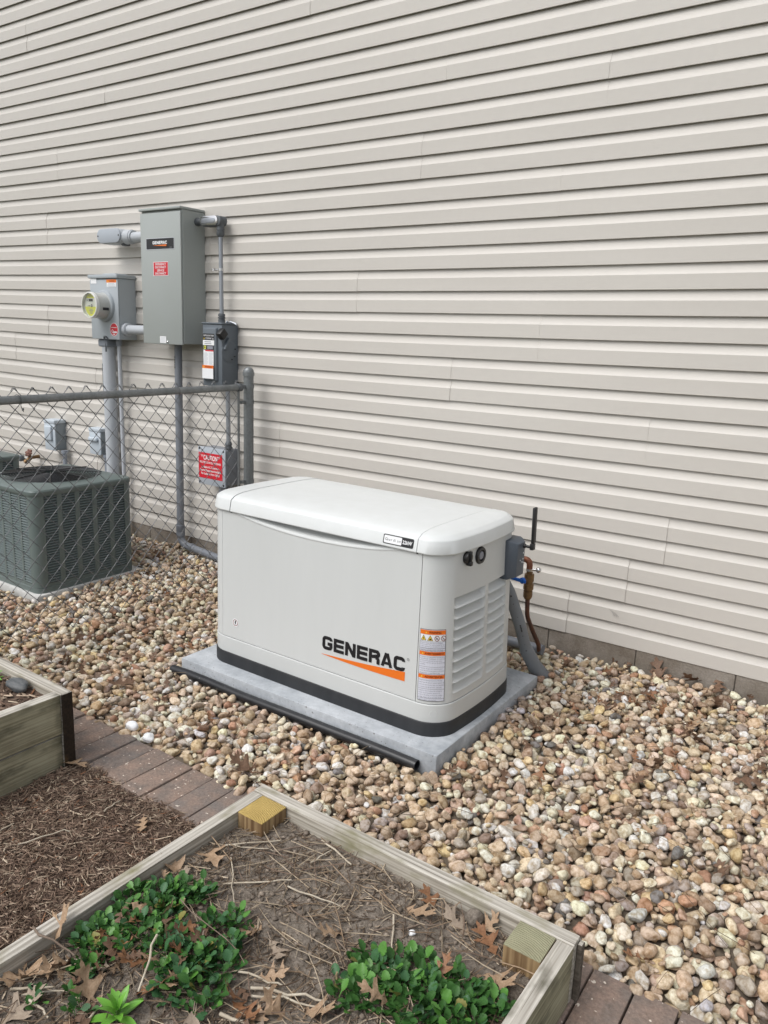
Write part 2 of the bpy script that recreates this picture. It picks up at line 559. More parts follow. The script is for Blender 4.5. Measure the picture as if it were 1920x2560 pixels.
class Print:
    """flat print: layers of polygons on a surface given by at(x, y, lift) -> point"""

    def __init__(self, at, lift=.0012):
        self.at, self.v, self.f, self.i, self.mats, self.lift, self.n = at, [], [], [], [], lift, 0

    def mi(self, m):
        if m not in self.mats:
            self.mats.append(m)
        return self.mats.index(m)

    def poly(self, pts, m, faces=None, layer=None):
        self.n += 1
        h = self.lift + .00025 * (self.n if layer is None else layer)
        o = len(self.v)
        self.v += [self.at(x, y, h) for x, y in pts]
        for fc in (faces or [tuple(range(len(pts)))]):
            self.f.append(tuple(k + o for k in fc))
            self.i.append(self.mi(m))
        return self

    def rect(self, x0, y0, x1, y1, m, nx=1, layer=None):
        pts, faces = [], []
        for k in range(nx + 1):
            x = x0 + (x1 - x0) * k / nx
            pts += [(x, y0), (x, y1)]
        for k in range(nx):
            faces.append((2 * k, 2 * k + 2, 2 * k + 3, 2 * k + 1))
        return self.poly(pts, m, faces, layer)

    def rrect(self, x0, y0, x1, y1, r, m, layer=None):
        pts = []
        for cx, cy, a0 in ((x1 - r, y1 - r, 0), (x0 + r, y1 - r, 90), (x0 + r, y0 + r, 180), (x1 - r, y0 + r, 270)):
            for k in range(6):
                a = math.radians(a0 + 18 * k)
                pts.append((cx + r * math.cos(a), cy + r * math.sin(a)))
        return self.poly(pts, m, None, layer)

    def disc(self, cx, cy, r, m, n=28, ry=None, layer=None):
        return self.poly([(cx + r * math.cos(2 * PI * k / n), cy + (ry or r) * math.sin(2 * PI * k / n)) for k in range(n)], m, None, layer)

    def ring(self, cx, cy, r0, r1, m, n=28, layer=None):
        pts, f = [], []
        for k in range(n):
            a = 2 * PI * k / n
            pts += [(cx + r0 * math.cos(a), cy + r0 * math.sin(a)), (cx + r1 * math.cos(a), cy + r1 * math.sin(a))]
        for k in range(n):
            j = (k + 1) % n
            f.append((2 * k, 2 * k + 1, 2 * j + 1, 2 * j))
        return self.poly(pts, m, f, layer)

    def text(self, s, x, y, h, m, w=None, align='l', bold=.0, layer=None):
        V, F = text_poly(s, bold)
        wd = max(v[0] for v in V)
        sx = (w / wd) if w else h
        x0 = x - (wd * sx / 2 if align == 'c' else 0)
        return self.poly([(x0 + a * sx, y + b * h) for a, b in V], m, F, layer)

    def build(self, name, parent=None):
        me = mesh_from(name, self.v, self.f, self.mats, self.i, None)
        return obj(name, me, parent)


def plane_at(o, ux, uy):
    o, ux, uy = Vector(o), Vector(ux), Vector(uy)
    n = ux.cross(uy).normalized()
    return lambda x, y, h: o + ux * x + uy * y + n * h


def front_at(x0, y, z0):            # plane that faces the camera side (-y)
    return plane_at((x0, y, z0), (1, 0, 0), (0, 0, 1))


# bold wide logo letters, drawn as strokes
def stroke(path, t):
    path = [Vector((p[0], p[1])) for p in path]
    pts, n = [], len(path)
    for k in range(n):
        d1 = (path[k] - path[k - 1]).normalized() if k else None
        d2 = (path[k + 1] - path[k]).normalized() if k < n - 1 else None
        d = d1 if d2 is None else d2 if d1 is None else (d1 + d2).normalized()
        nn = Vector((-d.y, d.x))
        s = 1.0
        if d1 is not None and d2 is not None:
            s = 1 / max(.5, nn.dot(Vector((-d1.y, d1.x))))
        pts += [path[k] + nn * t * s / 2, path[k] - nn * t * s / 2]
    return [tuple(p) for p in pts], [(2 * k, 2 * k + 1, 2 * k + 3, 2 * k + 2) for k in range(n - 1)]


def logo_word(pr, x, y, h, w, m, slope=0.0):
    """GENERAC in wide rounded capitals; slope raises the baseline along x"""
    lw, gap, t = .885, .105, .245
    tot = 7 * lw + 6 * gap
    sx = w / tot

    def arc(cx, cy, r, a0, a1, n=6):
        return [(cx + r * math.cos(math.radians(a0 + (a1 - a0) * k / n)), cy + r * math.sin(math.radians(a0 + (a1 - a0) * k / n))) for k in range(n + 1)]
    q = t / 2
    r = .165
    C = [(lw - q, .70)] + arc(lw - q - r, 1 - q - r, r, 0, 90) + arc(q + r, 1 - q - r, r, 90, 180) + arc(q + r, q + r, r, 180, 270) + arc(lw - q - r, q + r, r, 270, 360) + [(lw - q, .30)]
    G = [(lw - q, .70)] + arc(lw - q - r, 1 - q - r, r, 0, 90) + arc(q + r, 1 - q - r, r, 90, 180) + arc(q + r, q + r, r, 180, 270) + arc(lw - q - r, q + r, r, 270, 360) + [(lw - q, .46), (lw * .52, .46)]
    E = [[(q, 0), (q, 1)], [(t, 1 - q), (lw, 1 - q)], [(t, .5), (lw * .97, .5)], [(t, q), (lw, q)]]
    N = [[(q, 0), (q, 1)], [(lw - q, 0), (lw - q, 1)], [(q * 1.1, .95), (lw - q * 1.1, .05)]]
    R = [[(q, 0), (q, 1)], [(t, 1 - q)] + [(lw - q - r * .8, 1 - q)] + arc(lw - q - r * .8, .72, .155, 90, -90) + [(t, .565 - q + .02)], [(lw * .62, .44)] + arc(lw - q - .16, .28, .16, 90, 0) + [(lw - q, 0)]]
    A = [[(q * .85, 0), (lw / 2 - .03, 1)], [(lw - q * .85, 0), (lw / 2 + .03, 1)], [(lw * .3, .27), (lw * .7, .27)]]
    for k, strokes in enumerate(([G], E, N, E, R, A, [C])):
        ox = k * (lw + gap)
        for j, st in enumerate(strokes):
            tt = t * (1.0 if not (strokes is N and j == 2) else 1.12)
            if strokes is A and j == 2:
                tt = t * .8
            P2, F2 = stroke(st, tt)
            if strokes is A or strokes is N:
                P2 = [(a, min(1.0, max(0.0, b))) for a, b in P2]
            pr.poly([(x + (ox + a) * sx, y + b * h + slope * ((ox + a) * sx)) for a, b in P2], m, F2, layer=3 + j)


# ------------------------------------------------------------------ ground heights
def gz(x, y):
    """height of the gravel surface"""
    ys = (-3.6, -1.9, -1.75, -1.27, -.6, -.03, 1.0)
    zs = (-.085, -.080, -.076, -.066, -.034, -.004, 0)
    b = float(np.interp(y, ys, zs))
    return b + .006 * math.sin(2.1 * x + 1.3 * y) + .004 * math.sin(5.3 * x - 3.7 * y)


# ------------------------------------------------------------------ setting: ground
g = MB()
g.add([(-40, -40, -.16), (40, -40, -.16), (40, 40, -.16), (-40, 40, -.16)], [(0, 1, 2, 3)])
tag(g.build('ground', 'ground', smooth=None), kind='structure')

# ------------------------------------------------------------------ house: siding and foundation
E0, ZB = .108117, .08385


def sag(x):
    xx = min(max(x, -8.5), 3.5)
    return .0019 * (xx + 2.1) ** 2 - .009


house = thing('house', 'house wall clad in beige horizontal vinyl siding above a concrete block foundation', 'house', (-3, 0, 0))
mb = MB()
mb.box(-9.2, 3.6, .030, .17, -.16, 4.75)
mb.build('wall_sheathing', 'sheath', house, smooth=None)
PROF = [(.0040, .0120), (.0036, .0014), (.0016, .0003), (.0, .0020), (.0002, .030), (.0, .0640), (.0050, .0725), (.0086, .0830), (.0110, .0935), (.0128, .1045), (.0145, .1185)]


def siding_panel(k0, x0, x1, flip):
    n = max(3, int((x1 - x0) / .35))
    xs = [x0 + (x1 - x0) * k / n for k in range(n + 1)]
    verts, faces = [], []
    ph = random.random() * 9
    dz = random.uniform(-.0018, .0018) * (1 if k0 < 7 else .5)
    rows = []
    for c in (0, 1):
        for (yy, zz) in PROF:
            rows.append((yy, zz + (k0 + c) * E0))
    cols = [(xs[0], .006)] + [(x, 0) for x in xs] + [(xs[-1], .006)]
    for x, dy in cols:
        for yy, zz in rows:
            wob = .0020 * noise.noise(Vector((x * 1.6 + ph, zz * 3, ph)))
            verts.append((x, yy + dy + wob - ((.0034 if k0 < 7 else .0014) * max(0, (x - x0) / (x1 - x0) - .3) / .7 if flip else 0), ZB + zz + sag(x) + dz + .0009 * noise.noise(Vector((x * .9, k0 * 3.3, ph)))))
    R_ = len(rows)
    for c in range(len(cols) - 1):
        for r in range(R_ - 1):
            if r == len(PROF) - 1:
                continue
            faces.append((c * R_ + r, (c + 1) * R_ + r, (c + 1) * R_ + r + 1, c * R_ + r + 1))
    me = mesh_from('siding_panel', verts, faces, 'siding', None, 21)
    obj('siding_panel', me, house)


SEAMS = {0: -.414, 1: -.143, 2: .01, 3: -2.31, 4: -.123, 5: -1.143, 6: -.677, 7: -1.758, 8: -2.9, 9: -.632, 10: -1.38, 11: -.455}
PL = 3.99
for pnl in range(22):
    s0 = SEAMS.get(pnl, -3.3 + (pnl * 1.37) % 3.6)
    cuts = [s0 + PL * k for k in range(-3, 3)]
    edges = [-9.2] + [c for c in cuts if -9.1 < c < 3.5] + [3.6]
    for j in range(len(edges) - 1):
        siding_panel(2 * pnl, edges[j] - (.0 if j else 0), edges[j + 1] + (.022 if j < len(edges) - 2 else 0), j < len(edges) - 2)

mb = MB()
for k in range(3):
    x = -.190 + .014 * k
    z0_ = ZB + E0 * 1.22 + sag(-.17) + .006 * (2 - k)
    pts_ = [(x + .012 * math.sin(q * .35) + .004 * q, -.0056, z0_ + .030 - q * .006) for q in range(6 - k)]
    mb.add([(p[0] + dx, p[1], p[2]) for p in pts_ for dx in (-.0016, .0016)], [(2 * q, 2 * q + 1, 2 * q + 3, 2 * q + 2) for q in range(len(pts_) - 1)])
tag(mb.build('scuff_mark', 'scuff', house, smooth=None), kind='stuff')
mb = MB()
mb.box(-9.2, 3.6, .012, .0290, -.16, .10)
mb.build('mortar', 'mortar', house, smooth=None)
bx = -9.2
k = 0
while bx < 3.5:
    w = .436
    mb = MB()
    mb.box(bx + .0022, bx + w - .0018, .004 + random.uniform(-.0008, .0008), .028, -.15, .096 + .001 * (k % 2), .002, 1)
    mb.build('concrete_block', 'block', house)
    bx += w
    k += 1

# ------------------------------------------------------------------ generator and its pad
GX, GY = -1.022, -.866


def outline(n=720, a=.618, b=.318, r=.102, bow=.024, fb=.003):
    pts = []
    q = n // 4
    segs = []
    for cx, cy, a0 in ((a - r, -(b - r), -90), (a - r, b - r, 0), (-(a - r), b - r, 90), (-(a - r), -(b - r), 180)):
        for k in range(25):
            an = math.radians(a0 + 90 * k / 24)
            segs.append((cx + r * math.cos(an), cy + r * math.sin(an)))
    out = []
    for k in range(len(segs)):
        p, c = segs[k], segs[(k + 1) % len(segs)]
        d = math.hypot(c[0] - p[0], c[1] - p[1])
        m = max(1, int(d / .01))
        for j in range(m):
            out.append((p[0] + (c[0] - p[0]) * j / m, p[1] + (c[1] - p[1]) * j / m))
    res = []
    for x, y in out:
        wx = min(1, max(0, (abs(x) - (a - .16)) / .16))
        xx = x + math.copysign(bow * (1 - (y / b) ** 2) * wx, x)
        yy = y + math.copysign(fb * (1 - (x / a) ** 2), y)
        res.append(Vector((xx, yy)))
    return res


OUT = outline()
_d = [0]
for k in range(len(OUT)):
    _d.append(_d[-1] + (OUT[(k + 1) % len(OUT)] - OUT[k]).length)
LEN = _d[-1]
_i0 = min(range(len(OUT)), key=lambda k: abs(OUT[k].x) + (10 if OUT[k].y > 0 else 0))
S0 = _d[_i0]
_nrm = []
for k in range(len(OUT)):
    t_ = (OUT[(k + 1) % len(OUT)] - OUT[k - 1]).normalized()
    _nrm.append(Vector((t_.y, -t_.x)))


def surf(s, z, inset):
    """point on the enclosure skin: s = arc length from the middle of the front, going right"""
    u = (s + S0) % LEN
    lo = int(np.searchsorted(_d, u, side='right')) - 1
    lo = min(max(lo, 0), len(OUT) - 1)
    f = (u - _d[lo]) / max(1e-9, _d[lo + 1] - _d[lo])
    j = (lo + 1) % len(OUT)
    p = OUT[lo].lerp(OUT[j], f)
    n = _nrm[lo].lerp(_nrm[j], f).normalized()
    p = p - n * inset
    p.x -= .019 * min(1, max(0, (z - .06) / .65)) * min(1, max(0, (p.x - .50) / .10))
    return Vector((GX + p.x, GY + p.y, z))


_ss = np.linspace(-LEN / 2, LEN / 2, 4001)
_sp = [surf(s, 0, 0) for s in _ss]


def s_of_y(y):       # right end
    c = [(abs(p.y - y), s) for p, s in zip(_sp, _ss) if p.x > GX + .45]
    return min(c)[1]


def s_of_x(x):       # front
    c = [(abs(p.x - x), s) for p, s in zip(_sp, _ss) if p.y < GY - .25]
    return min(c)[1]


def inset_body(z):
    return .0065 + .0045 * (z - .06) / .65


def grid(svals, zvals, ins, skip=None, closed=False):
    verts, faces = [], []
    ns, nz_ = len(svals), len(zvals)
    for s in svals:
        for z in zvals:
            verts.append(surf(s, z, ins(s, z)))
    for k in range(ns if closed else ns - 1):
        k2 = (k + 1) % ns
        for j in range(nz_ - 1):
            sm = (svals[k] + (svals[k2] if k2 else svals[k] + .01)) / 2
            zm = (zvals[j] + zvals[j + 1]) / 2
            if skip and skip(sm, zm):
                continue
            faces.append((k * nz_ + j, k2 * nz_ + j, k2 * nz_ + j + 1, k * nz_ + j + 1))
    return verts, faces


gen = thing('generator', 'large white standby generator with orange and black lettering on a concrete pad', 'generator', (GX, GY, 0))
DS0, DS1, DZ0, DZ1 = s_of_x(-1.545), s_of_x(-.515), .132, .7125
LC = [(s_of_y(-1.100), s_of_y(-.876)), (s_of_y(-.854), s_of_y(-.680))]
LZ0, LZ1 = .163, .541
GAP = .0022
base_s = sorted(set([float(s) for s in np.linspace(-LEN / 2, LEN / 2, 150)[:-1]] + [DS0 - GAP, DS1 + GAP] + [q for c in LC for q in c]))
zs_ = [.1315, LZ0 + .006, LZ1, .62, .7135]
zs_ = [.1315, LZ0, LZ1, .62, .7135]


def body_skip(s, z):
    if DS0 - GAP < s < DS1 + GAP:
        return True
    if LZ0 < z < LZ1 and any(c[0] < s < c[1] for c in LC):
        return True
    return False


v_, f_ = grid(base_s, zs_, lambda s, z: inset_body(z), body_skip, True)
obj('body_panel', mesh_from('body_panel', v_, f_, 'paint', None, 30), gen)
# near-black box inside, its colour stands in for the shade behind the gaps
v_, f_ = grid([float(s) for s in np.linspace(-LEN / 2, LEN / 2, 90)[:-1]], [.06, .40, .72], lambda s, z: .05, None, True)
obj('gap_shade_box', mesh_from('gap_shade_box', v_, f_, 'dark_inside', None, 30), gen)
# base ring below the seam, with a shallow groove
v_, f_ = grid([float(s) for s in np.linspace(-LEN / 2, LEN / 2, 150)[:-1]], [.052, .056, .062, .1255, .1285, .1286],
              lambda s, z: .014 if z < .053 else .0062 if z < .057 else .0048 if z < .126 else .0066 if z < .12855 else .04, None, True)
obj('base_panel', mesh_from('base_panel', v_, f_, 'paint', None, 30), gen)
# skirt
v_, f_ = grid([float(s) for s in np.linspace(-LEN / 2, LEN / 2, 150)[:-1]], [.0, .006, .046, .0545, .0585, .0590],
              lambda s, z: .001 if z < .05 else .003 if z < .056 else .0075 if z < .0588 else .03, None, True)
obj('skirt', mesh_from('skirt', v_, f_, 'blackplastic', None, 30), gen)

# door with a smile-shaped finger recess under the lid
ds = [DS0 + .0001] + [float(s) for s in np.linspace(DS0 + .004, DS1 - .004, 110)] + [DS1 - .0001]
dzv = [DZ0, DZ0 + .004, .30, .50, .62] + [float(z) for z in np.linspace(.640, .7120, 40)] + [.7128]


def door_in(s, z):
    x = GX + s
    u = (x + 1.03) / .425
    curve = .7125 - .041 * max(0, 1 - u * u) ** .8
    dd = 0
    if abs(u) < 1:
        q = (z - curve) / .022
        if q > 0:
            q = min(1, q)
            dd = .036 * q * q * (3 - 2 * q) * (1 - u * u) ** .3
        elif q > -.45:
            dd = -.0022 * (1 - abs(q + .22) / .23 if abs(q + .22) < .23 else 0)
    return inset_body(z) + dd - .0008


v_, f_ = grid(ds, dzv, door_in)
# returned edges
nz_ = len(dzv)
o_ = len(v_)
bound = [(0, j) for j in range(nz_)] + [(k, nz_ - 1) for k in range(1, len(ds))] + [(len(ds) - 1, j) for j in range(nz_ - 2, -1, -1)] + [(k, 0) for k in range(len(ds) - 2, 0, -1)]
for (k_, j_) in bound:
    v_.append(surf(ds[k_], dzv[j_], door_in(ds[k_], dzv[j_]) + .012))
nb = len(bound)
for q in range(nb):
    a_, b_ = bound[q], bound[(q + 1) % nb]
    f_.append((a_[0] * nz_ + a_[1], o_ + q, o_ + (q + 1) % nb, b_[0] * nz_ + b_[1]))
door = obj('door_panel', mesh_from('door_panel', v_, f_, 'paint', None, 35), gen)

# louvers: two columns of scoops on the right end
NR = 9
pitch = (LZ1 - LZ0) / NR
for (sa, sb) in LC:
    for r in range(NR):
        zt, zb = LZ1 - r * pitch, LZ1 - (r + 1) * pitch
        D = .034 if r < NR - 1 else .027
        us = [0, .02, .05, .09, .14, .3, .5, .7, .86, .91, .95, .98, 1]
        ts = [(0, 0), (.0, .25), (.035, 1), (.12, .97), (.3, .80), (.5, .56), (.7, .30), (.85, .06), (.94, -.10), (.985, -.13), (1.0, 0)]
        verts, faces = [], []
        for u in us:
            e = min(1, min(u, 1 - u) / .10)
            e = e * e * (3 - 2 * e)
            for (t_, d_) in ts:
                z = zt + (zb - zt) * t_
                ee = e if d_ > 0 else min(1, e * 1.2)
                verts.append(surf(sa + (sb - sa) * u, z, inset_body(z) + D * d_ * ee))
        nt_ = len(ts)
        for k in range(len(us) - 1):
            for j in range(nt_ - 1):
                faces.append((k * nt_ + j, k * nt_ + j + 1, (k + 1) * nt_ + j + 1, (k + 1) * nt_ + j))
        obj('louver', mesh_from('louver', verts, faces, 'paint', None, 50), gen)

# lid in three pieces (roof and two end caps), cut from one loft
lid_prof = [(.7085, .030), (.7080, .008), (.7090, .0012), (.7120, .0004), (.7560, .0095), (.7585, .0110), (.7625, .0165), (.7705, .0300), (.7728, .0350), (.7738, .0400), (.7765, .0500),
            (.7810, .080), (.7840, .13), (.7862, .20)]
ls_ = [float(s) for s in np.linspace(-LEN / 2, LEN / 2, 170)[:-1]]


def lid_mesh():
    bm = bmesh.new()
    rings = []
    for z, ins in lid_prof:
        ring = []
        for s in ls_:
            p = surf(s, z, 0)
            if ins > .05:
                b_ = surf(s, z, .05)
                f = 1 - (ins - .05) / .268
                c_ = Vector((max(min(b_.x, GX + .33), GX - .33), GY, z))
                p = c_ + (b_ - c_) * f
                p.z = z
            else:
                p = surf(s, z, ins)
            ring.append(bm.verts.new(p))
        rings.append(ring)
    n = len(ls_)
    for a_, b_ in zip(rings, rings[1:]):
        for k in range(n):
            bm.faces.new((a_[k], a_[(k + 1) % n], b_[(k + 1) % n], b_[k]))
    bm.faces.new(rings[-1])
    bmesh.ops.recalc_face_normals(bm, faces=bm.faces[:])
    return bm


def lid_part(name, lo, hi, grow):
    bm = lid_mesh()
    for x, sgn in ((lo, 1), (hi, -1)):
        if x is not None:
            bmesh.ops.bisect_plane(bm, geom=bm.verts[:] + bm.edges[:] + bm.faces[:], plane_co=(x, 0, 0), plane_no=(-sgn, 0, 0), clear_outer=True)
    for v in bm.verts:
        if grow:
            v.co.z += grow
            v.co.y += grow * (1 if v.co.y > GY else -1)
    edge = [e for e in bm.edges if e.is_boundary and any(x is not None and abs(e.verts[0].co.x - x) < 1e-4 and abs(e.verts[1].co.x - x) < 1e-4 for x in (lo, hi))]
    ext = bmesh.ops.extrude_edge_only(bm, edges=edge)['geom']
    for v in [q for q in ext if isinstance(q, bmesh.types.BMVert)]:
        v.co.z -= .009
        v.co.y += .009 * (1 if v.co.y < GY else -1)
    b = MB()
    b.bm(bm)
    return b.build(name, 'lid', gen, smooth=26)


lid_part('lid', -1.488, -.5385, 0)
lid_part('lid_end_cap', -.5350, None, .0012)
lid_part('lid_end_cap', None, -1.4915, .0012)

# round plug on the base corner
pc = surf(s_of_x(-.452) + .012, .093, .0085)
n_ = (surf(s_of_x(-.452) + .012, .093, 0) - pc).normalized()
b = MB()
b.lathe(pc - n_ * .001, n_, [(0, .0145), (.0032, .0142), (.0042, .0128), (.0030, .0118), (.0030, .0)], 28)
b.build('cap_plug', 'paint', gen)

# breaker knob and round switch
for (yy, zz, kind) in ((-1.030, .682, 0), (-.934, .672, 1)):
    s = s_of_y(yy)
    pc = surf(s, zz, inset_body(zz))
    n_ = (surf(s, zz, 0) - surf(s, zz, .02)).normalized()
    b = MB()
    if kind == 0:
        b.lathe(pc - n_ * .002, n_, [(0, .0235), (.010, .0235), (.013, .0215), (.018, .0205), (.019, .018), (.019, 0)], 24)
        b.box(pc.x + .004, pc.x + .026, pc.y - .009, pc.y + .009, pc.z - .0285, pc.z - .012, .003)
        b.box(pc.x + .012, pc.x + .024, pc.y - .004, pc.y + .004, pc.z - .014, pc.z + .027, .002)
        b.build('breaker_knob', 'black', gen)
    else:
        b.lathe(pc - n_ * .002, n_, [(0, .034), (.006, .034), (.012, .031), (.012, .022), (.006, .020), (.006, 0)], 28)
        kb = b.build('round_socket', 'black', gen)
        b = MB()
        b.lathe(pc + n_ * .003, n_, [(0, .0155), (.005, .0155), (.006, .013), (.006, 0)], 24)
        b.build('socket_button', 'print_grey', kb)

# wireless module and antenna
s = s_of_y(-.655)
b = MB()
mx, my = -.402, -.650
bm = bmesh.new()
prof = [(-.470, .052), (-.400, .056), (-.386, .050), (-.368, .034)]
zs2 = [.520, .528, .672, .682]
verts, faces = [], []
for (x, hw) in prof:
    k2 = .0 if x < -.39 else .006 if x < -.375 else .012
    for (yy, zz) in ((my - hw, .520 + k2), (my + hw, .520 + k2), (my + hw, .683 - k2), (my - hw, .683 - k2)):
        verts.append((x, yy, zz))
for k in range(3):
    for j in range(4):
        faces.append((k * 4 + j, k * 4 + (j + 1) % 4, (k + 1) * 4 + (j + 1) % 4, (k + 1) * 4 + j))
faces.append((12, 13, 14, 15))
faces.append((3, 2, 1, 0))
bm2 = bmesh.new()
vv = [bm2.verts.new(p) for p in verts]
for fc in faces:
    bm2.faces.new([vv[q] for q in fc])
bmesh.ops.recalc_face_normals(bm2, faces=bm2.faces[:])
bmesh.ops.bevel(bm2, geom=bm2.edges[:], offset=.003, segments=2, profile=.5, affect='EDGES')
b.bm(bm2)
mod = b.build('wireless_module', 'module', gen)
b = MB()
b.lathe((-.372, my + .02, .655), (1, 0, 0), [(0, .009), (.012, .009), (.013, .006), (.034, .006), (.035, .008), (.046, .008)], 14)
b.box(-.338, -.322, my + .008, my + .032, .645, .672, .003)
b.box(-.3365, -.3235, my + .008, my + .034, .672, .822, .004, rot=Matrix.Rotation(.06, 3, 'X'))
b.build('antenna', 'black', mod)
b = MB()
for (yy, zz) in ((-.630, .625), (-.630, .600), (-.638, .588), (-.655, .598), (-.627, .584)):
    b.lathe((-.369, yy, zz), (1, 0, 0), [(0, .0035), (.002, .003), (.003, 0)], 8)
b.build('indicator_light', 'print_white', mod)


def skin_at(s0, z0, ins=0.0):
    def f(x, y, h):
        z = z0 + y
        return surf(s0 + x, z, inset_body(z) - .0008 - h)
    return f


# big logo
x0, zl = s_of_x(-.9665), .2215
pr = Print(skin_at(x0, zl), .0006)
logo_word(pr, 0, 0, .0575, .4005, 'print_black', slope=.030)
pr.build('logo_lettering', door)
pr = Print(skin_at(x0, zl), .0006)
top_l, top_r = (-.003, -.0225), (.4005, -.0045 + .012)
pts, fcs = [], []
for k in range(13):
    u = k / 12
    xx = -.003 + u * .4045
    yt = -.0218 + u * (.0345) - .006 * math.sin(u * PI) * .6
    yb_ = -.0235 + u * (-.0015) - .004 * math.sin(u * PI)
    pts += [(xx, yb_), (xx, yt)]
    if k:
        fcs.append((2 * k - 2, 2 * k, 2 * k + 1, 2 * k - 1))
pr.poly(pts, 'print_orange', fcs)
pr.build('logo_swoosh', door)
pr = Print(skin_at(s_of_x(-.5565), .284), .0006)
pr.ring(.003, .004, .0046, .0056, 'print_black', layer=1)
pr.text('R', .003, .0018, .0048, 'print_black', align='c', layer=1)
pr.build('registered_mark', door)
# round service sticker
pr = Print(skin_at(s_of_x(-1.4645), .207), .0006)
pr.disc(0, 0, .0195, 'print_white')
pr.ring(0, 0, .0125, .0150, 'print_maroon')
pr.poly([(-.001, .010), (.006, .010), (.002, .002), (.006, .002), (-.003, -.011), (-.001, -.001), (-.005, -.001)], 'print_black', [(0, 1, 2, 6), (2, 3, 4, 5), (2, 5, 6)])
pr.build('sticker', door)

# name badge on the lid front
def lid_at(s0, z0):
    def f(x, y, h):
        z = z0 + y
        ins = .0004 + (z - .712) / .042 * .0096
        return surf(s0 + x, z, ins - h)
    return f


pr = Print(lid_at(s_of_x(-.687), .7195), .0008)
pr.rrect(0, 0, .134, .0345, .006, 'print_black')
pr.rrect(.004, .0035, .082, .031, .004, 'print_white')
for k, ch in enumerate('Guardian'):
    pr.text(ch, .009 + k * .0090, .0125, .0098, 'print_black', layer=3)
pr.text('22kW', .108, .0115, .0125, 'print_white', w=.041, align='c', bold=.03)
pr.build('name_badge', gen)

# three-language warning label wrapped round the corner
ws = s_of_x(-.5055)
pr = Print(skin_at(ws, .143), .0006)
LW, LH = .112, .283
pr.rect(0, 0, LW, LH, 'print_black', 10)
pr.rect(.0018, .0018, LW - .0018, LH - .0018, 'print_lav', 10)


def para(lines, ytop, dy, h, mm='print_grey'):
    for k, s in enumerate(lines):
        pr.text(s, .006, ytop - (k + 1) * dy, h, mm, w=min(.103, len(s) * .00262), layer=6)


for (yb_, word, bars) in ((LH - .0195, 'WARNING', 0), (.1815, 'AVERTISSEMENT', 1), (.0905, 'ADVERTENCIA', 2)):
    hh = .0165 if bars == 0 else .0150
    pr.rect(.0014, yb_, LW - .0014, yb_ + hh, 'print_orange', 10, layer=5)
    wd = {0: .052, 1: .082, 2: .074}[bars]
    pr.text(word, .066, yb_ + hh * .26, hh * .50, 'print_maroon', w=wd, align='c', bold=.03, layer=6)
    pr.poly([(.012 if bars else .024, yb_ + .004), (.020 if bars else .032, yb_ + .004), (.016 if bars else .028, yb_ + .0115)], 'print_yellow', layer=6)
ip = LH - .0435
pr.rect(.0018, ip - .003, LW - .0018, ip + .0225, 'print_white', 10, layer=3)
for k in range(2):
    cx_ = .017 + k * .029
    pr.poly([(cx_ - .0125, ip), (cx_ + .0125, ip), (cx_, ip + .0215)], 'print_black', layer=6)
    pr.poly([(cx_ - .0098, ip + .0016), (cx_ + .0098, ip + .0016), (cx_, ip + .0185)], 'print_yellow', layer=7)
    if k == 0:
        pr.poly([(cx_ - .0015, ip + .0125), (cx_ + .002, ip + .0125), (cx_ + .0002, ip + .008), (cx_ + .003, ip + .008), (cx_ - .001, ip + .0025), (cx_ - .0003, ip + .0065), (cx_ - .0027, ip + .0065)],
                'print_black', [(0, 1, 2, 6), (2, 3, 4, 5), (2, 5, 6)], layer=8)
    else:
        pr.disc(cx_ - .001, ip + .006, .0035, 'print_black', 8, layer=8)
        pr.poly([(cx_ - .004, ip + .004), (cx_ + .006, ip + .0035), (cx_ + .004, ip + .009)], 'print_black', layer=9)
for k in range(2):
    cx_ = .0745 + k * .0275
    pr.ring(cx_, ip + .0095, .0085, .0108, 'print_maroon', 22, layer=6)
    pr.rect(cx_ - .006, ip + .006, cx_ + .005, ip + .0085, 'print_grey', layer=6)
    P2, F2 = stroke([(cx_ - .0062, ip + .0155), (cx_ + .0062, ip + .0035)], .0020)
    pr.poly(P2, 'print_maroon', F2, layer=7)
    if k == 0:
        pr.rect(cx_ - .004, ip + .0088, cx_ + .003, ip + .0125, 'print_grey', layer=6)
for yy in (ip - .0035, .2085, .2003 + .0003, .1365, .1005 + .0066, .0485, .0112):
    pr.rect(.0016, yy, LW - .0016, yy + .0008, 'print_black', 10, layer=5)
T1 = ['Electric shock. No user serviceable', 'parts inside. The control panel for this', 'engine generator is intended to only be', 'serviced by qualified service personnel.']
T2 = ['Explosion of battery gases can cause', 'severe injury or death. Do not smoke,', 'strike a match or cause a spark in the']
para(T1, ip - .004, .0068, .0044)
para(T2[:2], .2085 - .0004, .0058, .0040)
T3 = ["Risque de choc electrique. Aucune piece", "reparable par l'utilisateur. Le controle", 'panneau de la generatrice est concu', 'pour etre entretenu que par du personnel', 'qualifie.']
para(T3, .1815, .0074, .0046)
T4 = ['Explosion de gaz de la batterie peut', 'causer des blessures graves ou la mort.', 'Ne pas fumer, ne pas allumer une']
para(T4, .1365, .0086, .0048)
T5 = ['Riesgo de descarga electrica. No hay', 'partes que el usuario pueda reparar. El', 'panel de control solo debe ser atendido', 'por personal de servicio calificado.']
para(T5, .0905, .0090, .0048)
T6 = ['Explosion de los gases de la bateria', 'puede causar lesiones graves o la', 'muerte. No fume, ni encienda cerillos', 'o haga chispas en la vecindad de la']
para(T6, .0485, .0086, .0046)
para(['Cancer y danos reproductivos'], .0112, .0072, .0042)
pr.build('warning_label', gen)

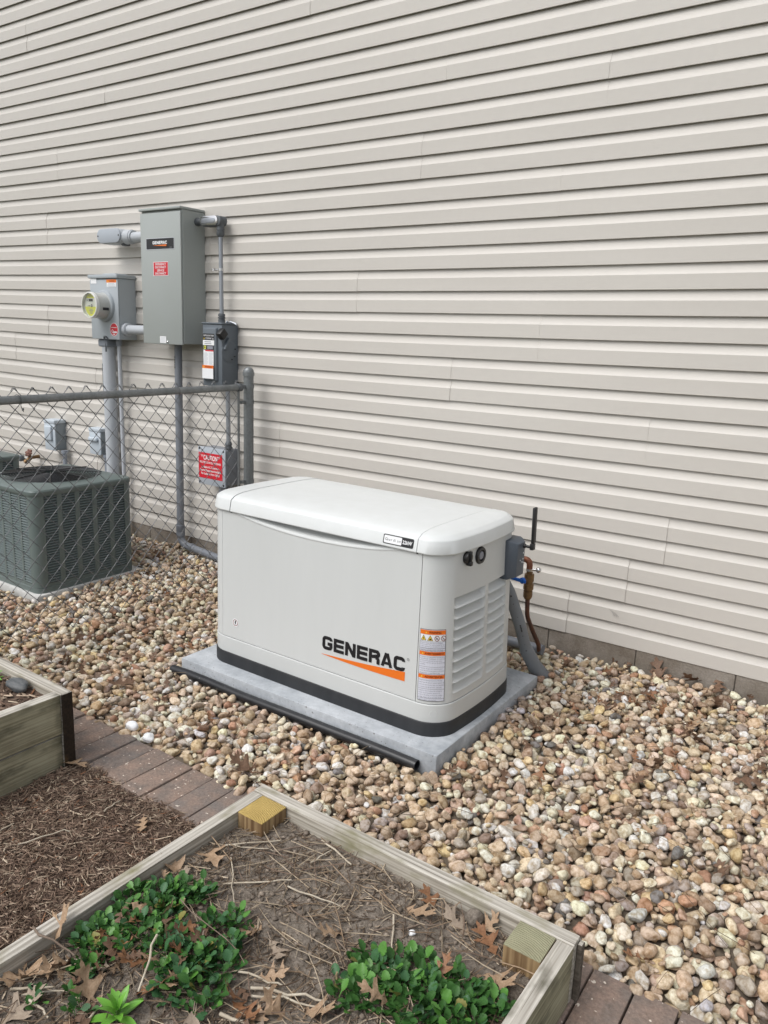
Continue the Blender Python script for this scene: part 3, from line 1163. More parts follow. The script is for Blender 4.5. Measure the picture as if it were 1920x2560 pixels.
# concrete pad
pad = MB()
pad.box(-1.722, -.356, -1.270, -.388, -.120, .0, .006, 2)
padm = pad.build('concrete_pad', 'concrete', smooth=40)
tag(padm, 'pale blue-grey concrete pad under the white generator', 'concrete pad')
# black pipe along the pad front
b = MB()
pp = [(-1.735 + 1.312 * k / 12, -1.302 + .012 * k / 12 + .003 * math.sin(k * .9), -.050 + .0015 * math.sin(k * 1.3)) for k in range(13)]
b.tube(pp, .0205, 18, cap=False)
b.tube(pp, .0165, 18, cap=False)
e0, e1 = pp[0], pp[-1]
n1 = 18
o = len(b.v)
b.add([(e1[0], e1[1] + .0205 * math.cos(2 * PI * k / n1), e1[2] + .0205 * math.sin(2 * PI * k / n1)) for k in range(n1)] +
      [(e1[0], e1[1] + .0165 * math.cos(2 * PI * k / n1), e1[2] + .0165 * math.sin(2 * PI * k / n1)) for k in range(n1)],
      [(k, (k + 1) % n1, n1 + (k + 1) % n1, n1 + k) for k in range(n1)])
b.ball(e0, .0203, 14)
tag(b.build('black_pipe', 'pipeblack', smooth=40), 'black plastic pipe lying along the front of the concrete pad', 'pipe')

# ------------------------------------------------------------------ electrical gear on the wall
FY = -.191
ts = thing('transfer_switch', 'tall grey electrical cabinet on the siding with a black nameplate and red sticker', 'electrical cabinet', (-3.108, 0, 1.366))
b = MB()
b.box(-3.296, -2.922, -.176, .004, 1.372, 2.160, .003, 1)
b.build('cabinet_box', 'cab', ts)
b = MB()
b.box(-3.294, -2.924, FY, -.1775, 1.366, 2.148, .004, 2)
cd = b.build('cabinet_door', 'cab', ts)
b = MB()
b.box(-3.300, -2.918, -.197, .002, 2.1605, 2.176, .004, 2)
b.build('cabinet_top', 'cab', ts)
at = front_at(-3.237, FY, 1.9355)
pr = Print(at, .001)
pr.rrect(-.003, -.003, .258, .065, .004, 'print_lgrey')
pr.rrect(0, 0, .255, .062, .003, 'print_black')
logo_word(pr, .060, .0285, .0185, .133, 'print_white')
pr.poly([(.066, .0205), (.193, .0145), (.193, .0255)], 'print_orange')
pr.text('GENERAC', .231, .006, .0035, 'print_lgrey', align='c', w=.02)
pr.build('nameplate', cd)
at = front_at(-3.174, FY, 1.780)
pr = Print(at, .001)
pr.rect(-.003, -.003, .136, .081, 'print_white')
pr.rect(0, 0, .133, .078, 'print_red')
for s, y_, w in (('EMERGENCY', .0605, .098), ('DISCONNECT', .0425, .100), ('SERVICE', .0235, .066), ('DISCONNECT', .0055, .100)):
    pr.text(s, .0665, y_, .0122, 'print_white', w=w, align='c', bold=.015)
pr.build('red_sticker', cd)
at = front_at(-3.131, FY, 1.373)
pr = Print(at, .001)
pr.rect(0, 0, .058, .041, 'print_white')
for k in range(5):
    w_ = .022 - .003 * (k % 2)
    pr.rect(.029 - w_, .0325 - k * .0070, .029 + w_, .0352 - k * .0070, 'print_lgrey', layer=2)
pr.build('white_sticker', cd)
b = MB()
b.lathe((-3.060, FY + .002, 1.380), (0, -1, 0), [(0, .008), (.006, .008), (.009, .005), (.009, 0)], 12)
b.build('latch_screw', 'chrome', cd)

# left LB fitting
lb = thing('conduit_fitting', 'pale grey rounded conduit body sticking out left of the tall grey cabinet', 'conduit fitting', (-3.55, 0, 2.03))


def stadium(x0, x1, z0, z1, y0, y1, b_=.006):
    """rounded flat body: stadium in xz, thickness in y"""
    r = (z1 - z0) / 2
    zc = (z0 + z1) / 2
    m = MB()
    pts = []
    for cx, a0 in ((x1 - r, -90), (x0 + r, 90)):
        for k in range(13):
            a = math.radians(a0 + 15 * k)
            pts.append((cx + r * math.cos(a), zc + r * math.sin(a)))
    n = len(pts)
    cx, cz = (x0 + x1) / 2, zc

    def sh(p, d):
        return (p[0] - d * (1 if p[0] > cx else -1) * min(1, abs(p[0] - cx) / (r + 1e-6)), cz + (p[1] - cz) * (1 - d / r))
    loops = [(y1, 0), (y0 + b_, 0), (y0 + b_ * .3, b_ * .3), (y0, b_)]
    verts = [(sh(p, d)[0], y, sh(p, d)[1]) for y, d in loops for p in pts]
    faces = [(q * n + k, q * n + (k + 1) % n, (q + 1) * n + (k + 1) % n, (q + 1) * n + k) for q in range(3) for k in range(n)]
    faces += [tuple(range(n))[::-1], tuple(3 * n + k for k in range(n))]
    m.add(verts, faces)
    return m


stadium(-3.802, -3.560, 1.992, 2.086, -.128, -.040).build('housing', 'pvclight', lb)
m_ = stadium(-3.808, -3.566, 1.996, 2.086, -.140, -.1285, .004)
m_.build('cover', 'jbox', lb)
for xx in (-3.795, -3.580):
    b = MB()
    b.lathe((xx, -.1395, 2.041), (0, -1, 0), [(0, .006), (.002, .005), (.002, 0)], 10)
    b.build('screw', 'black', lb)
b = MB()
b.lathe((-3.568, -.083, 2.034), (1, 0, 0), [(0, .046), (.06, .044), (.062, .040), (.075, .040)], 24)
b.build('hub', 'pvclight', lb)
b = MB()
b.cyl((-3.50, -.083, 2.030), (-3.297, -.083, 2.030), .033, 24)
b.build('pipe', 'pvclight', lb)
b = MB()
b.lathe((-3.600, -.07, 2.005), (0, 0, -1), [(0, .032), (.018, .030), (.024, .022), (.024, 0)], 18)
b.build('bottom_plug', 'fitting', lb)

# right LB with EMT down to the disconnect
cl = thing('conduit_run', 'thin metal conduit from the tall cabinet down to the dark disconnect switch', 'conduit', (-2.72, 0, 1.51))
b = MB()
b.lathe((-2.955, -.060, 2.100), (1, 0, 0), [(0, .026), (.012, .026), (.013, .020), (.030, .020), (.031, .024), (.045, .024), (.046, .020), (.075, .020), (.076, .023), (.095, .023)], 18)
b.build('connector', 'fitting', cl)
stadium(-2.868, -2.695, 2.068, 2.126, -.085, -.030, .004).build('fitting_body', 'fitting', cl)
stadium(-2.868, -2.715, 2.072, 2.126, -.092, -.0855, .003).build('fitting_cover', 'chrome', cl)
stadium(-2.852, -2.732, 2.084, 2.112, -.0945, -.0925, .002).build('cover_plate', 'emt', cl)
b = MB()
b.lathe((-2.724, -.057, 2.085), (0, 0, -1), [(0, .024), (.028, .022), (.030, .024), (.040, .024), (.041, .020), (.044, .020), (.045, .0235), (.065, .0235), (.078, .016), (.078, 0)], 18)
b.build('elbow_hub', 'fitting', cl)
b = MB()
b.cyl((-2.724, -.057, 2.02), (-2.716, -.060, 1.56), .0125, 18)
b.build('pipe', 'emt', cl)
b = MB()
b.lathe((-2.7165, -.060, 1.507), (0, 0, 1), [(0, .021), (.022, .021), (.023, .018), (.026, .018), (.027, .023), (.036, .023), (.037, .018), (.040, .018), (.041, .022), (.054, .021), (.058, .0135)], 18)
b.build('compression_connector', 'fitting', cl)
b = MB()
b.lathe((-2.7205, -.058, 1.812), (0, 0, 1), [(0, .0150), (.016, .0150)], 16)
b.box(-2.80, -2.738, -.064, -.052, 1.818, 1.823, .001)
b.cyl((-2.776, -.070, 1.8205), (-2.776, -.045, 1.8205), .009, 10)
b.build('pipe_clamp', 'chrome', cl)

# meter box
MY = -.142
ms = thing('meter_box', 'grey electric meter box with round glass meter left of the tall cabinet', 'electric meter', (-3.76, 0, 1.38))
b = MB()
b.box(-3.902, -3.606, MY + .008, .004, 1.376, 1.772, .003, 1)
b.build('box', 'meterbox', ms)
b = MB()
b.box(-3.904, -3.604, MY, MY + .007, 1.376, 1.764, .003, 2)
mcov = b.build('cover', 'meterbox', ms)
b = MB()
b.box(-3.914, -3.598, MY - .010, .002, 1.7725, 1.797, .005, 2)
b.box(-3.80, -3.66, -.115, -.02, 1.7975, 1.806, .003, 1)
b.build('top_cap', 'meterbox', ms)
MC = Vector((-3.748, MY, 1.594))
b = MB()
b.lathe(MC + Vector((0, .001, 0)), (0, -1, 0), [(0, .104), (.010, .104), (.018, .099), (.020, .094), (.020, .085)], 40)
b.build('meter_ring', 'meterbox', ms)
b = MB()
b.lathe(MC + Vector((0, -.006, 0)), (0, -1, 0), [(0, .0855), (.014, .0855), (.015, .083), (.080, .083), (.095, .083)], 40)
meter = b.build('meter_cover', 'meterbody', ms)
b = MB()
b.lathe(MC + Vector((0, -.1015, 0)), (0, -1, 0), [(0, .0795), (.002, .0795), (.002, 0)], 40)
b.build('face_plate', 'meterface', meter)
b = MB()
n = 40
prof2 = [(0, .0845), (.020, .0845), (.0225, .0825), (.0225, .076), (.0210, .076), (.0205, .079), (.0, .0805)]
ringm = MB()
ringm.lathe(MC + Vector((0, -.100, 0)), (0, -1, 0), prof2, 40)
ringm.f = ringm.f[:-2]
ringm.i = ringm.i[:-2]
ringm.build('glass_rim', 'meterface', meter)
at = front_at(MC.x, MC.y - .1035, MC.z)
pr = Print(at, .0008)
n = 20
pr.poly([(.068 * math.cos(math.radians(188 + 164 * k / n)), .070 * math.sin(math.radians(188 + 164 * k / n))) for k in range(n + 1)], 'print_lime')
pr.poly([(.070 * math.cos(math.radians(38 + 104 * k / n)), .072 * math.sin(math.radians(38 + 104 * k / n))) for k in range(n + 1)], 'print_lime')
pr.rect(-.028, .021, .022, .042, 'print_white')
pr.rect(-.026, .023, .020, .040, 'print_black')
pr.disc(-.040, .031, .007, 'print_grey', 12)
pr.disc(.006, -.004, .010, 'print_black', 16)
pr.disc(.007, -.004, .0055, 'print_lgrey', 16)
pr.rect(-.026, -.008, -.016, -.001, 'print_black')
pr.rect(-.038, -.006, -.032, -.003, 'print_black')
for k, w in enumerate((.030, .046, .034, .026)):
    pr.rect(-w / 2 - .002, -.0285 - k * .0085, w / 2 - .002, -.0245 - k * .0085, 'print_grey', layer=3)
pr.rect(-.022, .056, .022, .059, 'print_grey')
pr.build('dial_face', meter)
b = MB()
b.lathe(MC + Vector((0, -.1245, 0)), (0, -1, 0), [(0, .0755), (.0016, .0755), (.0016, 0)], 40)
b.build('meter_glass', 'glass', meter)
b = MB()
b.box(MC.x + .0815, MC.x + .0845, MY - .075, MY - .030, MC.z - .030, MC.z - .012, .0008, 1)
b.build('tag_plate', 'print_black', meter)
pr = Print(front_at(-3.892, MY, 1.739), .001)
pr.rect(0, 0, .064, .036, 'print_white')
pr.build('white_sticker', mcov)
pr = Print(front_at(-3.718, MY, 1.716), .001)
pr.rect(0, 0, .100, .048, 'print_white')
pr.rect(-.002, .0285, .102, .048, 'print_orange')
pr.text('WARNING', .056, .0325, .0105, 'print_maroon', align='c', w=.060)
pr.poly([(.010, .032), (.022, .032), (.016, .043)], 'print_yellow')
for k in range(3):
    w_ = (.031, .039, .043)[k]
    pr.rect(.050 - w_, .0205 - k * .0082, .050 + w_, .0240 - k * .0082, 'print_lgrey', layer=6)
pr.build('warning_sticker', mcov)
pr = Print(front_at(-3.6575, MY, 1.4415), .001)
pr.disc(0, 0, .0440, 'print_white', 32)
pr.disc(0, 0, .0405, 'print_red', 32)
pr.rect(-.030, .0115, .030, .0145, 'print_white')
pr.ring(-.016, -.010, .0065, .0105, 'print_white', 18)
pr.rect(-.004, -.022, .030, -.012, 'print_white')
pr.poly([(-.014, -.018), (-.004, -.022), (.000, -.012)], 'print_white')
pr.rect(-.012, -.033, .012, -.028, 'print_white')
pr.build('round_red_sticker', mcov)
b = MB()
b.tube(fillet([(-3.765, MY - .003, 1.376), (-3.760, MY - .010, 1.394), (-3.735, MY - .010, 1.394), (-3.722, MY - .003, 1.372)], .01), .0045, 8)
b.tube([(-3.742, MY - .014, 1.385), (-3.738, MY - .016, 1.340), (-3.732, MY - .014, 1.300)], .0018, 6)
b.box(-3.742, -3.728, MY - .018, MY - .010, 1.292, 1.322, .002, 1)
b.build('meter_seal', 'fitting', ms)

# horizontal conduit meter -> cabinet
hp = thing('conduit_nipple', 'short thick grey pipe joining the meter box to the tall cabinet', 'conduit', (-3.5, 0, 1.44))
b = MB()
b.lathe((-3.606, -.085, 1.445), (1, 0, 0), [(0, .042), (.028, .042), (.030, .036), (.032, .036)], 26)
b.build('locknut_hub', 'pvclight', hp)
b = MB()
b.cyl((-3.58, -.085, 1.445), (-3.297, -.085, 1.445), .0300, 24)
b.build('pipe', 'pvclight', hp)

# service riser below the meter
rs = thing('service_riser', 'thick pale grey riser pipe running down the siding from the meter box', 'conduit', (-3.845, 0, -.05))
b = MB()
b.cyl((-3.838, -.060, 1.33), (-3.846, -.060, -.05), .0445, 28)
b.build('pipe', 'pvclight', rs)
b = MB()
b.box(-3.888, -3.788, -.112, -.008, 1.322, 1.3745, .012, 3)
b.build('collar', 'pvc', rs)
pr = Print(lambda x, y, h: Vector((-3.841 + (.0450 + h) * math.sin(x / .045), -.060 - (.0450 + h) * math.cos(x / .045), y)), .001)
pr.rect(-.050, .95, -.026, 1.205, 'print_teal', 4)
for k in range(17):
    pr.rect(-.042, .962 + k * .0142, -.034 - .003 * (k % 3 == 1), .962 + k * .0142 + .0072, 'print_lgrey', layer=2)
pr.build('teal_label', rs)
sr = thing('ground_wire_pipe', 'slender pale pipe beside the thick riser under the meter box', 'conduit', (-3.722, 0, -.05))
b = MB()
b.cyl((-3.735, -.050, 1.345), (-3.732, -.050, -.05), .0140, 16)
b.build('pipe', 'pvclight', sr)
b = MB()
b.lathe((-3.735, -.050, 1.374), (0, 0, -1), [(0, .020), (.03, .020), (.034, .0165), (.045, .0165)], 16)
b.build('connector', 'pvc', sr)

# disconnect switch
DY = -.132
dc = thing('disconnect_switch', 'dark slate disconnect switch box plastered with warning stickers', 'switch box', (-2.725, 0, 1.13))
b = MB()
b.box(-2.808, -2.640, DY, .004, 1.128, 1.498, .004, 2)
b.build('box', 'disc', dc)
b = MB()
b.box(-2.812, -2.634, DY - .006, -.006, 1.4985, 1.509, .003, 1)
b.build('top_cap', 'disc', dc)
bm = bmesh.new()
bmesh.ops.create_cube(bm, size=1)
for v in bm.verts:
    fr_ = v.co.y < 0
    ins_ = .014 if fr_ else 0
    v.co = Vector((-2.7325 + v.co.x * (.122 - ins_), DY - .0075 + v.co.y * .015, 1.3185 + v.co.z * (.322 - ins_)))
bmesh.ops.bevel(bm, geom=bm.edges[:], offset=.003, segments=2, profile=.5, affect='EDGES')
b = MB()
b.bm(bm)
dd_ = b.build('door', 'disc', dc)
DF = DY - .015
pr = Print(front_at(-2.785, DF, 1.17), .001)
pr.rrect(-.002, .219, .096, .272, .003, 'print_black')
pr.text('PHOTOVOLTAIC SYSTEM', .047, .256, .0090, 'print_white', w=.086, align='c', bold=.01)
pr.text('AC DISCONNECT', .047, .240, .0085, 'print_white', w=.056, align='c', bold=.01)
pr.poly([(.003, .239), (.013, .239), (.008, .249)], 'print_yellow')
pr.poly([(.081, .239), (.091, .239), (.086, .249)], 'print_white')
pr.rrect(-.002, .2035, .096, .2335, .002, 'print_white', layer=4)
for k in range(2):
    pr.rect(.012, .2215 - k * .011, .068 + .004 * k, .2255 - k * .011, 'print_grey', layer=6)
pr.rect(.004, .176, .090, .2032, 'print_black')
pr.rect(.007, .180, .026, .200, 'print_lime')
pr.rect(.0125, .185, .0205, .195, 'print_black')
pr.rect(.037, .181, .087, .199, 'print_grey')
pr.rect(.004, .083, .092, .1758, 'print_white')
pr.rect(.020, .1675, .092, .1752, 'print_red')
for c_ in (0, 1):
    for k in range(13):
        w_ = .034 - .006 * ((k * 7 + c_ * 3) % 4 == 0)
        pr.rect(.008 + c_ * .043, .1560 - k * .0056, .008 + c_ * .043 + w_, .1585 - k * .0056, 'print_lgrey', layer=14)
pr.rect(-.001, .0655, .097, .0840, 'print_orange')
pr.text('WARNING', .053, .0700, .0090, 'print_maroon', w=.058, align='c', bold=.02)
pr.poly([(.008, .069), (.018, .069), (.013, .079)], 'print_yellow')
pr.rect(.0, .004, .096, .0653, 'print_white')
for k, (s, w) in enumerate((('ELECTRIC SHOCK HAZARD', .084), ('DO NOT TOUCH TERMINALS', .076), ('TERMINALS ON BOTH LINE', .082), ('AND LOAD SIDES MAY BE ENERGIZED', .084), ('IN THE OPEN POSITION', .060))):
    pr.text(s, .048, .0535 - k * .0108, .0058, 'print_black' if k else 'print_grey', w=w, align='c', layer=20)
pr.build('warning_label', dd_)
# lever on the right side
b = MB()
b.lathe((-2.642, -.072, 1.338), (1, 0, 0), [(0, .064), (.004, .064), (.006, .061), (.006, .0)], 36)
dial = b.build('dial', 'disc', dc)
b = MB()
for a0 in (-70, -35, 20, 160):
    a = math.radians(a0)
    b.box(-2.636, -2.6345, -.072 + .048 * math.cos(a) - .006, -.072 + .048 * math.cos(a) + .006, 1.338 + .048 * math.sin(a) - .003, 1.338 + .048 * math.sin(a) + .003, 0)
b.build('dial_mark', 'black', dial)
b = MB()
b.box(-2.638, -2.622, -.108, -.092, 1.345, 1.425, .003, rot=Matrix.Rotation(-.5, 3, 'X'))
b.build('lever', 'disc', dc)
b = MB()
b.box(-2.652, -2.612, -.165, -.112, 1.418, 1.468, .006, 2, rot=Matrix.Rotation(.75, 3, 'X'))
b.build('lever_grip', 'black', dc)
b = MB()
b.tube([(-2.66, -.06, 1.508), (-2.64, -.06, 1.516), (-2.615, -.05, 1.508), (-2.60, -.05, 1.50)], .006, 8)
b.ball((-2.655, -.075, 1.515), .008, 10)
b.build('hasp', 'emt', dc)

# conduit disconnect -> junction box
cj = thing('lower_conduit', 'thin green-grey conduit between the disconnect switch and the red-signed box', 'conduit', (-2.655, 0, .74))
b = MB()
b.cyl((-2.660, -.068, 1.13), (-2.6555, -.068, .745), .0138, 18)
b.build('pipe', 'emt', cj)
b = MB()
b.lathe((-2.6555, -.068, .743), (0, 0, 1), [(0, .025), (.010, .025), (.012, .019), (.020, .019), (.024, .023), (.032, .022), (.045, .015)], 18)
b.build('coupling', 'fitting', cj)

# junction box with the red caution sign
JY = -.125
jb = thing('junction_box', 'grey junction box carrying a red CAUTION sign behind the chain link fence', 'junction box', (-2.75, 0, .5))
b = MB()
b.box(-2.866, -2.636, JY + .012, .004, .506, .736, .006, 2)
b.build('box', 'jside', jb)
b = MB()
b.box(-2.874, -2.628, JY, JY + .0115, .500, .742, .005, 2)
jc = b.build('cover', 'jbox', jb)
for xx in (-2.860, -2.643):
    for zz in (.514, .729):
        b = MB()
        b.lathe((xx, JY + .001, zz), (0, -1, 0), [(0, .0075), (.0025, .006), (.0025, 0)], 12)
        b.build('screw', 'black', jc)
pr = Print(front_at(-2.866, JY, .543), .001)
pr.rect(0, 0, .214, .163, 'print_red')
pr.text('**CAUTION**', .107, .118, .030, 'print_white', w=.172, align='c', bold=.02)
pr.text('MULTIPLE SOURCES OF POWER', .107, .0955, .0125, 'print_white', w=.190, align='c', bold=.02)
for k, (s, w) in enumerate((('Lockable AC Generation', .160), ('Source Disconnect Available', .190), ('For Isolation from Utility', .166))):
    pr.text(s, .107, .0655 - k * .0215, .0145, 'print_white', w=w, align='c', bold=.015)
for xx, yy in ((.008, .155), (.206, .155), (.008, .008), (.206, .008)):
    pr.disc(xx, yy, .002, 'print_lgrey', 8)
pr.build('caution_sign', jc)
jp = thing('junction_box_pipe', 'dark grey pipe dropping from the red-signed box to the gravel', 'conduit', (-2.695, 0, -.06))
b = MB()
b.cyl((-2.695, -.075, .47), (-2.695, -.075, -.06), .0235, 20)
b.build('pipe', 'pvcdark', jp)
b = MB()
b.lathe((-2.695, -.075, .4995), (0, 0, -1), [(0, .029), (.045, .029), (.048, .0245), (.052, .0245)], 20)
b.build('hub', 'pvcdark', jp)

# conduit from the cabinet to the ground, elbow, run behind the generator
bc = thing('main_conduit', 'thick blue-grey conduit from under the tall cabinet with an elbow to the gravel', 'conduit', (-3.11, 0, .0))
path = [(-3.107, -.068, 1.366), (-3.122, -.068, .040), (-2.60, -.092, .006), (-.44, -.15, .024)]
b = MB()
b.tube(fillet([path[0], path[1], path[2], path[3]], .075, 10), .0245, 22)
b.build('pipe', 'pvcdark', bc)
b = MB()
b.lathe((-3.121, -.068, .160), (0, 0, -1), [(-.012, .025), (-.01, .0295), (.030, .0295), (.034, .028), (.04, .0295), (.066, .0295), (.068, .026)], 22)
b.lathe((-3.015, -.072, .0335), (1, -.03, -.08), [(0, .026), (.002, .029), (.02, .029), (.022, .026)], 22)
b.build('coupling', 'pvcdark', bc)
pr = Print(lambda x, y, h: Vector((-3.1085 + .0250 * math.sin(x / .025), -.068 - (.0250 + h) * math.cos(x / .025), y)), .001)
for k in range(5):
    pr.rect(-.012, 1.215 + k * .016, -.002 - .003 * (k % 2), 1.226 + k * .016, 'print_black', layer=1)
tag(pr.build('printed_mark', bc), kind='stuff')

# small weatherproof boxes low on the wall
for (x0_, x1_, z0_, z1_, dep, lab, px_) in ((-4.622, -4.486, .520, .752, .085, 'pale blue-grey covered outlet box, left of the two low boxes behind the fence', -4.455),
                                           (-4.092, -3.962, .545, .738, .060, 'pale blue-grey flip-cover box tucked against the thick riser pipe', -3.955)):
    t = thing('outlet_box', lab, 'outlet box', ((x0_ + x1_) / 2, 0, z0_), 'weatherproof boxes low on the wall')
    b = MB()
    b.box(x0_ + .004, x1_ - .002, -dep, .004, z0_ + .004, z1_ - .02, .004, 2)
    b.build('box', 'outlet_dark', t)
    b = MB()
    b.box(x0_, x1_, -dep - .012, -dep - .0005, z0_, z1_ - .026, .004, 2)
    if dep > .07:
        b.box(x0_ + .020, x1_ - .030, -dep - .030, -dep - .0125, z0_ + .075, z1_ - .045, .010, 3)
    else:
        b.box(x0_ + .010, x1_ - .020, -dep - .036, -dep - .0125, z0_ + .095, z1_ - .062, .014, 3)
    b.build('flip_cover', 'outlet', t)
    b = MB()
    b.box(x0_ - .002, x1_ + .002, -dep - .016, 0, z1_ - .0255, z1_, .004, 2)
    b.build('hood', 'outlet', t)
    b = MB()
    b.lathe((px_, -dep / 2, z0_ + .004), (0, 0, -1), [(0, .026), (.022, .026), (.024, .019), (.03, .019)], 14)
    b.cyl((px_, -dep / 2, z0_), (px_, -dep / 2, -.05), .0165, 14)
    b.build('pipe', 'pvc', t)

# hose bib
hb = thing('hose_bib', 'weathered brass hose tap on the siding above the air conditioner', 'tap', (-4.88, 0, .42))
b = MB()
b.cyl((-4.872, .0, .425), (-4.872, -.085, .420), .013, 12)
b.lathe((-4.872, -.075, .420), (-.2, -.6, -.55), [(0, .016), (.03, .018), (.032, .021), (.055, .021), (.055, .015), (.06, .015)], 12)
b.lathe((-4.868, -.075, .425), (-.1, -.35, .6), [(0, .012), (.03, .010), (.05, .009)], 12)
b.build('spout', 'brass', hb)
b = MB()
for k in range(6):
    a = 2 * PI * k / 6
    b.ball((-4.862 + .030 * math.cos(a), -.095 + .012 * math.sin(a), .462 + .020 * math.sin(a)), .011, 8)
b.ball((-4.862, -.095, .462), .018, 10, sc=(1.4, .8, 1))
b.build('handle', 'rust', hb)
b = MB()
b.box(-4.955, -4.905, -.150, -.100, .392, .440, .012, 2)
b.build('vacuum_breaker', 'outlet_dark', hb)

# ------------------------------------------------------------------ air conditioners
def air_con(x0, x1, y0, y1, z0, z1, label, detail):
    t = thing('air_conditioner', label, 'air conditioner', ((x0 + x1) / 2, (y0 + y1) / 2, z0))
    R_ = .048

    def rr(ins, n=7):
        pts = []
        for cx, cy, a0 in ((x1 - R_, y0 + R_, -90), (x1 - R_, y1 - R_, 0), (x0 + R_, y1 - R_, 90), (x0 + R_, y0 + R_, 180)):
            for k in range(n):
                a = math.radians(a0 + 90 * k / (n - 1))
                pts.append((cx + (R_ - ins) * math.cos(a), cy + (R_ - ins) * math.sin(a)))
        return pts

    def loft(levels, mat_, name, capb=False, capt=False):
        m = MB()
        verts, faces = [], []
        n = len(rr(0))
        for z, ins in levels:
            verts += [(p[0], p[1], z) for p in rr(ins)]
        for q in range(len(levels) - 1):
            faces += [(q * n + k, q * n + (k + 1) % n, (q + 1) * n + (k + 1) % n, (q + 1) * n + k) for k in range(n)]
        if capb:
            faces.append(tuple(range(n))[::-1])
        if capt:
            faces.append(tuple((len(levels) - 1) * n + k for k in range(n)))
        m.add(verts, faces)
        return m.build(name, mat_, t, smooth=40)
    zl = z1 - .030
    loft([(z0 + .015, .014), (zl - .002, .014)], 'coil', 'coil')
    loft([(z0, .01), (z0 + .0005, .0), (z0 + .030, .0), (z0 + .0335, .004), (z0 + .034, .02)], 'ac', 'base_rail', True)
    # corner posts
    for sx, sy in ((1, -1), (1, 1), (-1, -1), (-1, 1)):
        pts = [p for p in rr(0, 9)]
        n = 9
        idx = {(1, -1): 0, (1, 1): 1, (-1, 1): 2, (-1, -1): 3}[(sx, sy)]
        arc = pts[idx * n:(idx + 1) * n]
        a_, z_ = arc[0], arc[-1]
        if idx in (0, 2):
            first = (a_[0] - sx * .016, a_[1])
            last = (z_[0], z_[1] - sy * .016)
        else:
            first = (a_[0], a_[1] - sy * .016)
            last = (z_[0] - sx * .016, z_[1])
        arc = [first] + arc + [last]
        m = MB()
        verts = [(p[0], p[1], z) for z in (z0 + .034, zl) for p in arc]
        n2 = len(arc)
        m.add(verts, [(k, k + 1, n2 + k + 1, n2 + k) for k in range(n2 - 1)])
        m.build('corner_post', 'ac', t, smooth=60)
    # side panels: vertical bars with louver slats between them
    for face in range(2):
        if face == 0:       # right side, plane x = x1
            a0, a1 = y0 + R_ + .014, y1 - R_ - .010
            P_ = lambda a, d, z: (x1 - d, a, z)
            bays = 5
            barw = .030
        else:               # front, plane y = y0
            a0, a1 = x0 + R_ + .012, x1 - R_ - .012
            P_ = lambda a, d, z: (a, y0 + d, z)
            bays = 6
            barw = .016
        bw = ((a1 - a0) - (bays - 1) * barw) / bays
        zb_, zt_ = z0 + .052, zl - .012
        for k in range(bays - 1):
            s0_ = a0 + (k + 1) * bw + k * barw
            m = MB()
            m.add([P_(s0_, .002, z0 + .034), P_(s0_ + barw, .002, z0 + .034), P_(s0_ + barw, .002, zl), P_(s0_, .002, zl),
                   P_(s0_, .012, z0 + .034), P_(s0_ + barw, .012, z0 + .034), P_(s0_ + barw, .012, zl), P_(s0_, .012, zl)],
                  [(0, 1, 2, 3), (0, 3, 7, 4), (1, 5, 6, 2)] if face == 1 else [(0, 1, 2, 3), (0, 3, 7, 4), (1, 5, 6, 2)])
            m.build('panel_bar', 'ac', t, smooth=None)
        for (za, zb2) in ((z0 + .034, zb_), (zt_, zl)):
            m = MB()
            m.add([P_(a0 - .004, .0028, za), P_(a1 + .004, .0028, za), P_(a1 + .004, .0028, zb2), P_(a0 - .004, .0028, zb2)], [(0, 1, 2, 3)])
            m.build('panel_strip', 'ac', t, smooth=None)
        rows = 33 if face == 0 else 34
        dz = (zt_ - zb_) / rows
        m = MB()
        for bay in range(bays):
            s0_ = a0 + bay * (bw + barw) - .002
            s1_ = s0_ + bw + .004
            for r in range(rows):
                zc = zb_ + (r + .5) * dz
                h = dz * .27
                m.add([P_(s0_, .0135, zc + dz * .36), P_(s1_, .0135, zc + dz * .36), P_(s1_, .0030, zc - dz * .02), P_(s0_, .0030, zc - dz * .02), P_(s1_, .0020, zc - dz * .22), P_(s0_, .0020, zc - dz * .22),
                       P_(s0_, .0050, zc - dz * .25), P_(s1_, .0050, zc - dz * .25)], [(0, 3, 2, 1), (3, 5, 4, 2), (5, 6, 7, 4)])
        tag(m.build('louver_slats', 'acslat', t, smooth=None), kind='stuff')
    # top cover with round fan opening
    cx, cy = (x0 + x1) / 2 - .01, (y0 + y1) / 2
    fr = min(x1 - x0, y1 - y0) * .435
    n = 56
    m = MB()
    outer = []
    lo_ = rr(-.006, 15)
    verts, faces = [], []
    ring_levels = [(zl - .004, -.004), (zl, -.006), (z1 - .012, -.006), (z1 - .004, -.001), (z1, .010)]
    nn = len(lo_)
    for z, ins in ring_levels:
        verts += [(p[0], p[1], z) for p in rr(ins, 15)]
    for q in range(len(ring_levels) - 1):
        faces += [(q * nn + k, q * nn + (k + 1) % nn, (q + 1) * nn + (k + 1) % nn, (q + 1) * nn + k) for k in range(nn)]
    base = (len(ring_levels) - 1) * nn
    for (rad, z) in ((fr + .012, z1 + .012), (fr + .004, z1 + .014), (fr, z1 + .010), (fr - .002, z1 - .03)):
        o = len(verts)
        for k in range(nn):
            p = verts[base + k]
            a = math.atan2(p[1] - cy, p[0] - cx)
            verts.append((cx + rad * math.cos(a), cy + rad * math.sin(a), z))
        pb = base if rad > fr + .01 else o - nn
        faces += [(pb + k, pb + (k + 1) % nn, o + (k + 1) % nn, o + k) for k in range(nn)]
    m.add(verts, faces)
    m.build('top_cover', 'ac', t, smooth=30)
    # fan well, guard, fan
    m = MB()
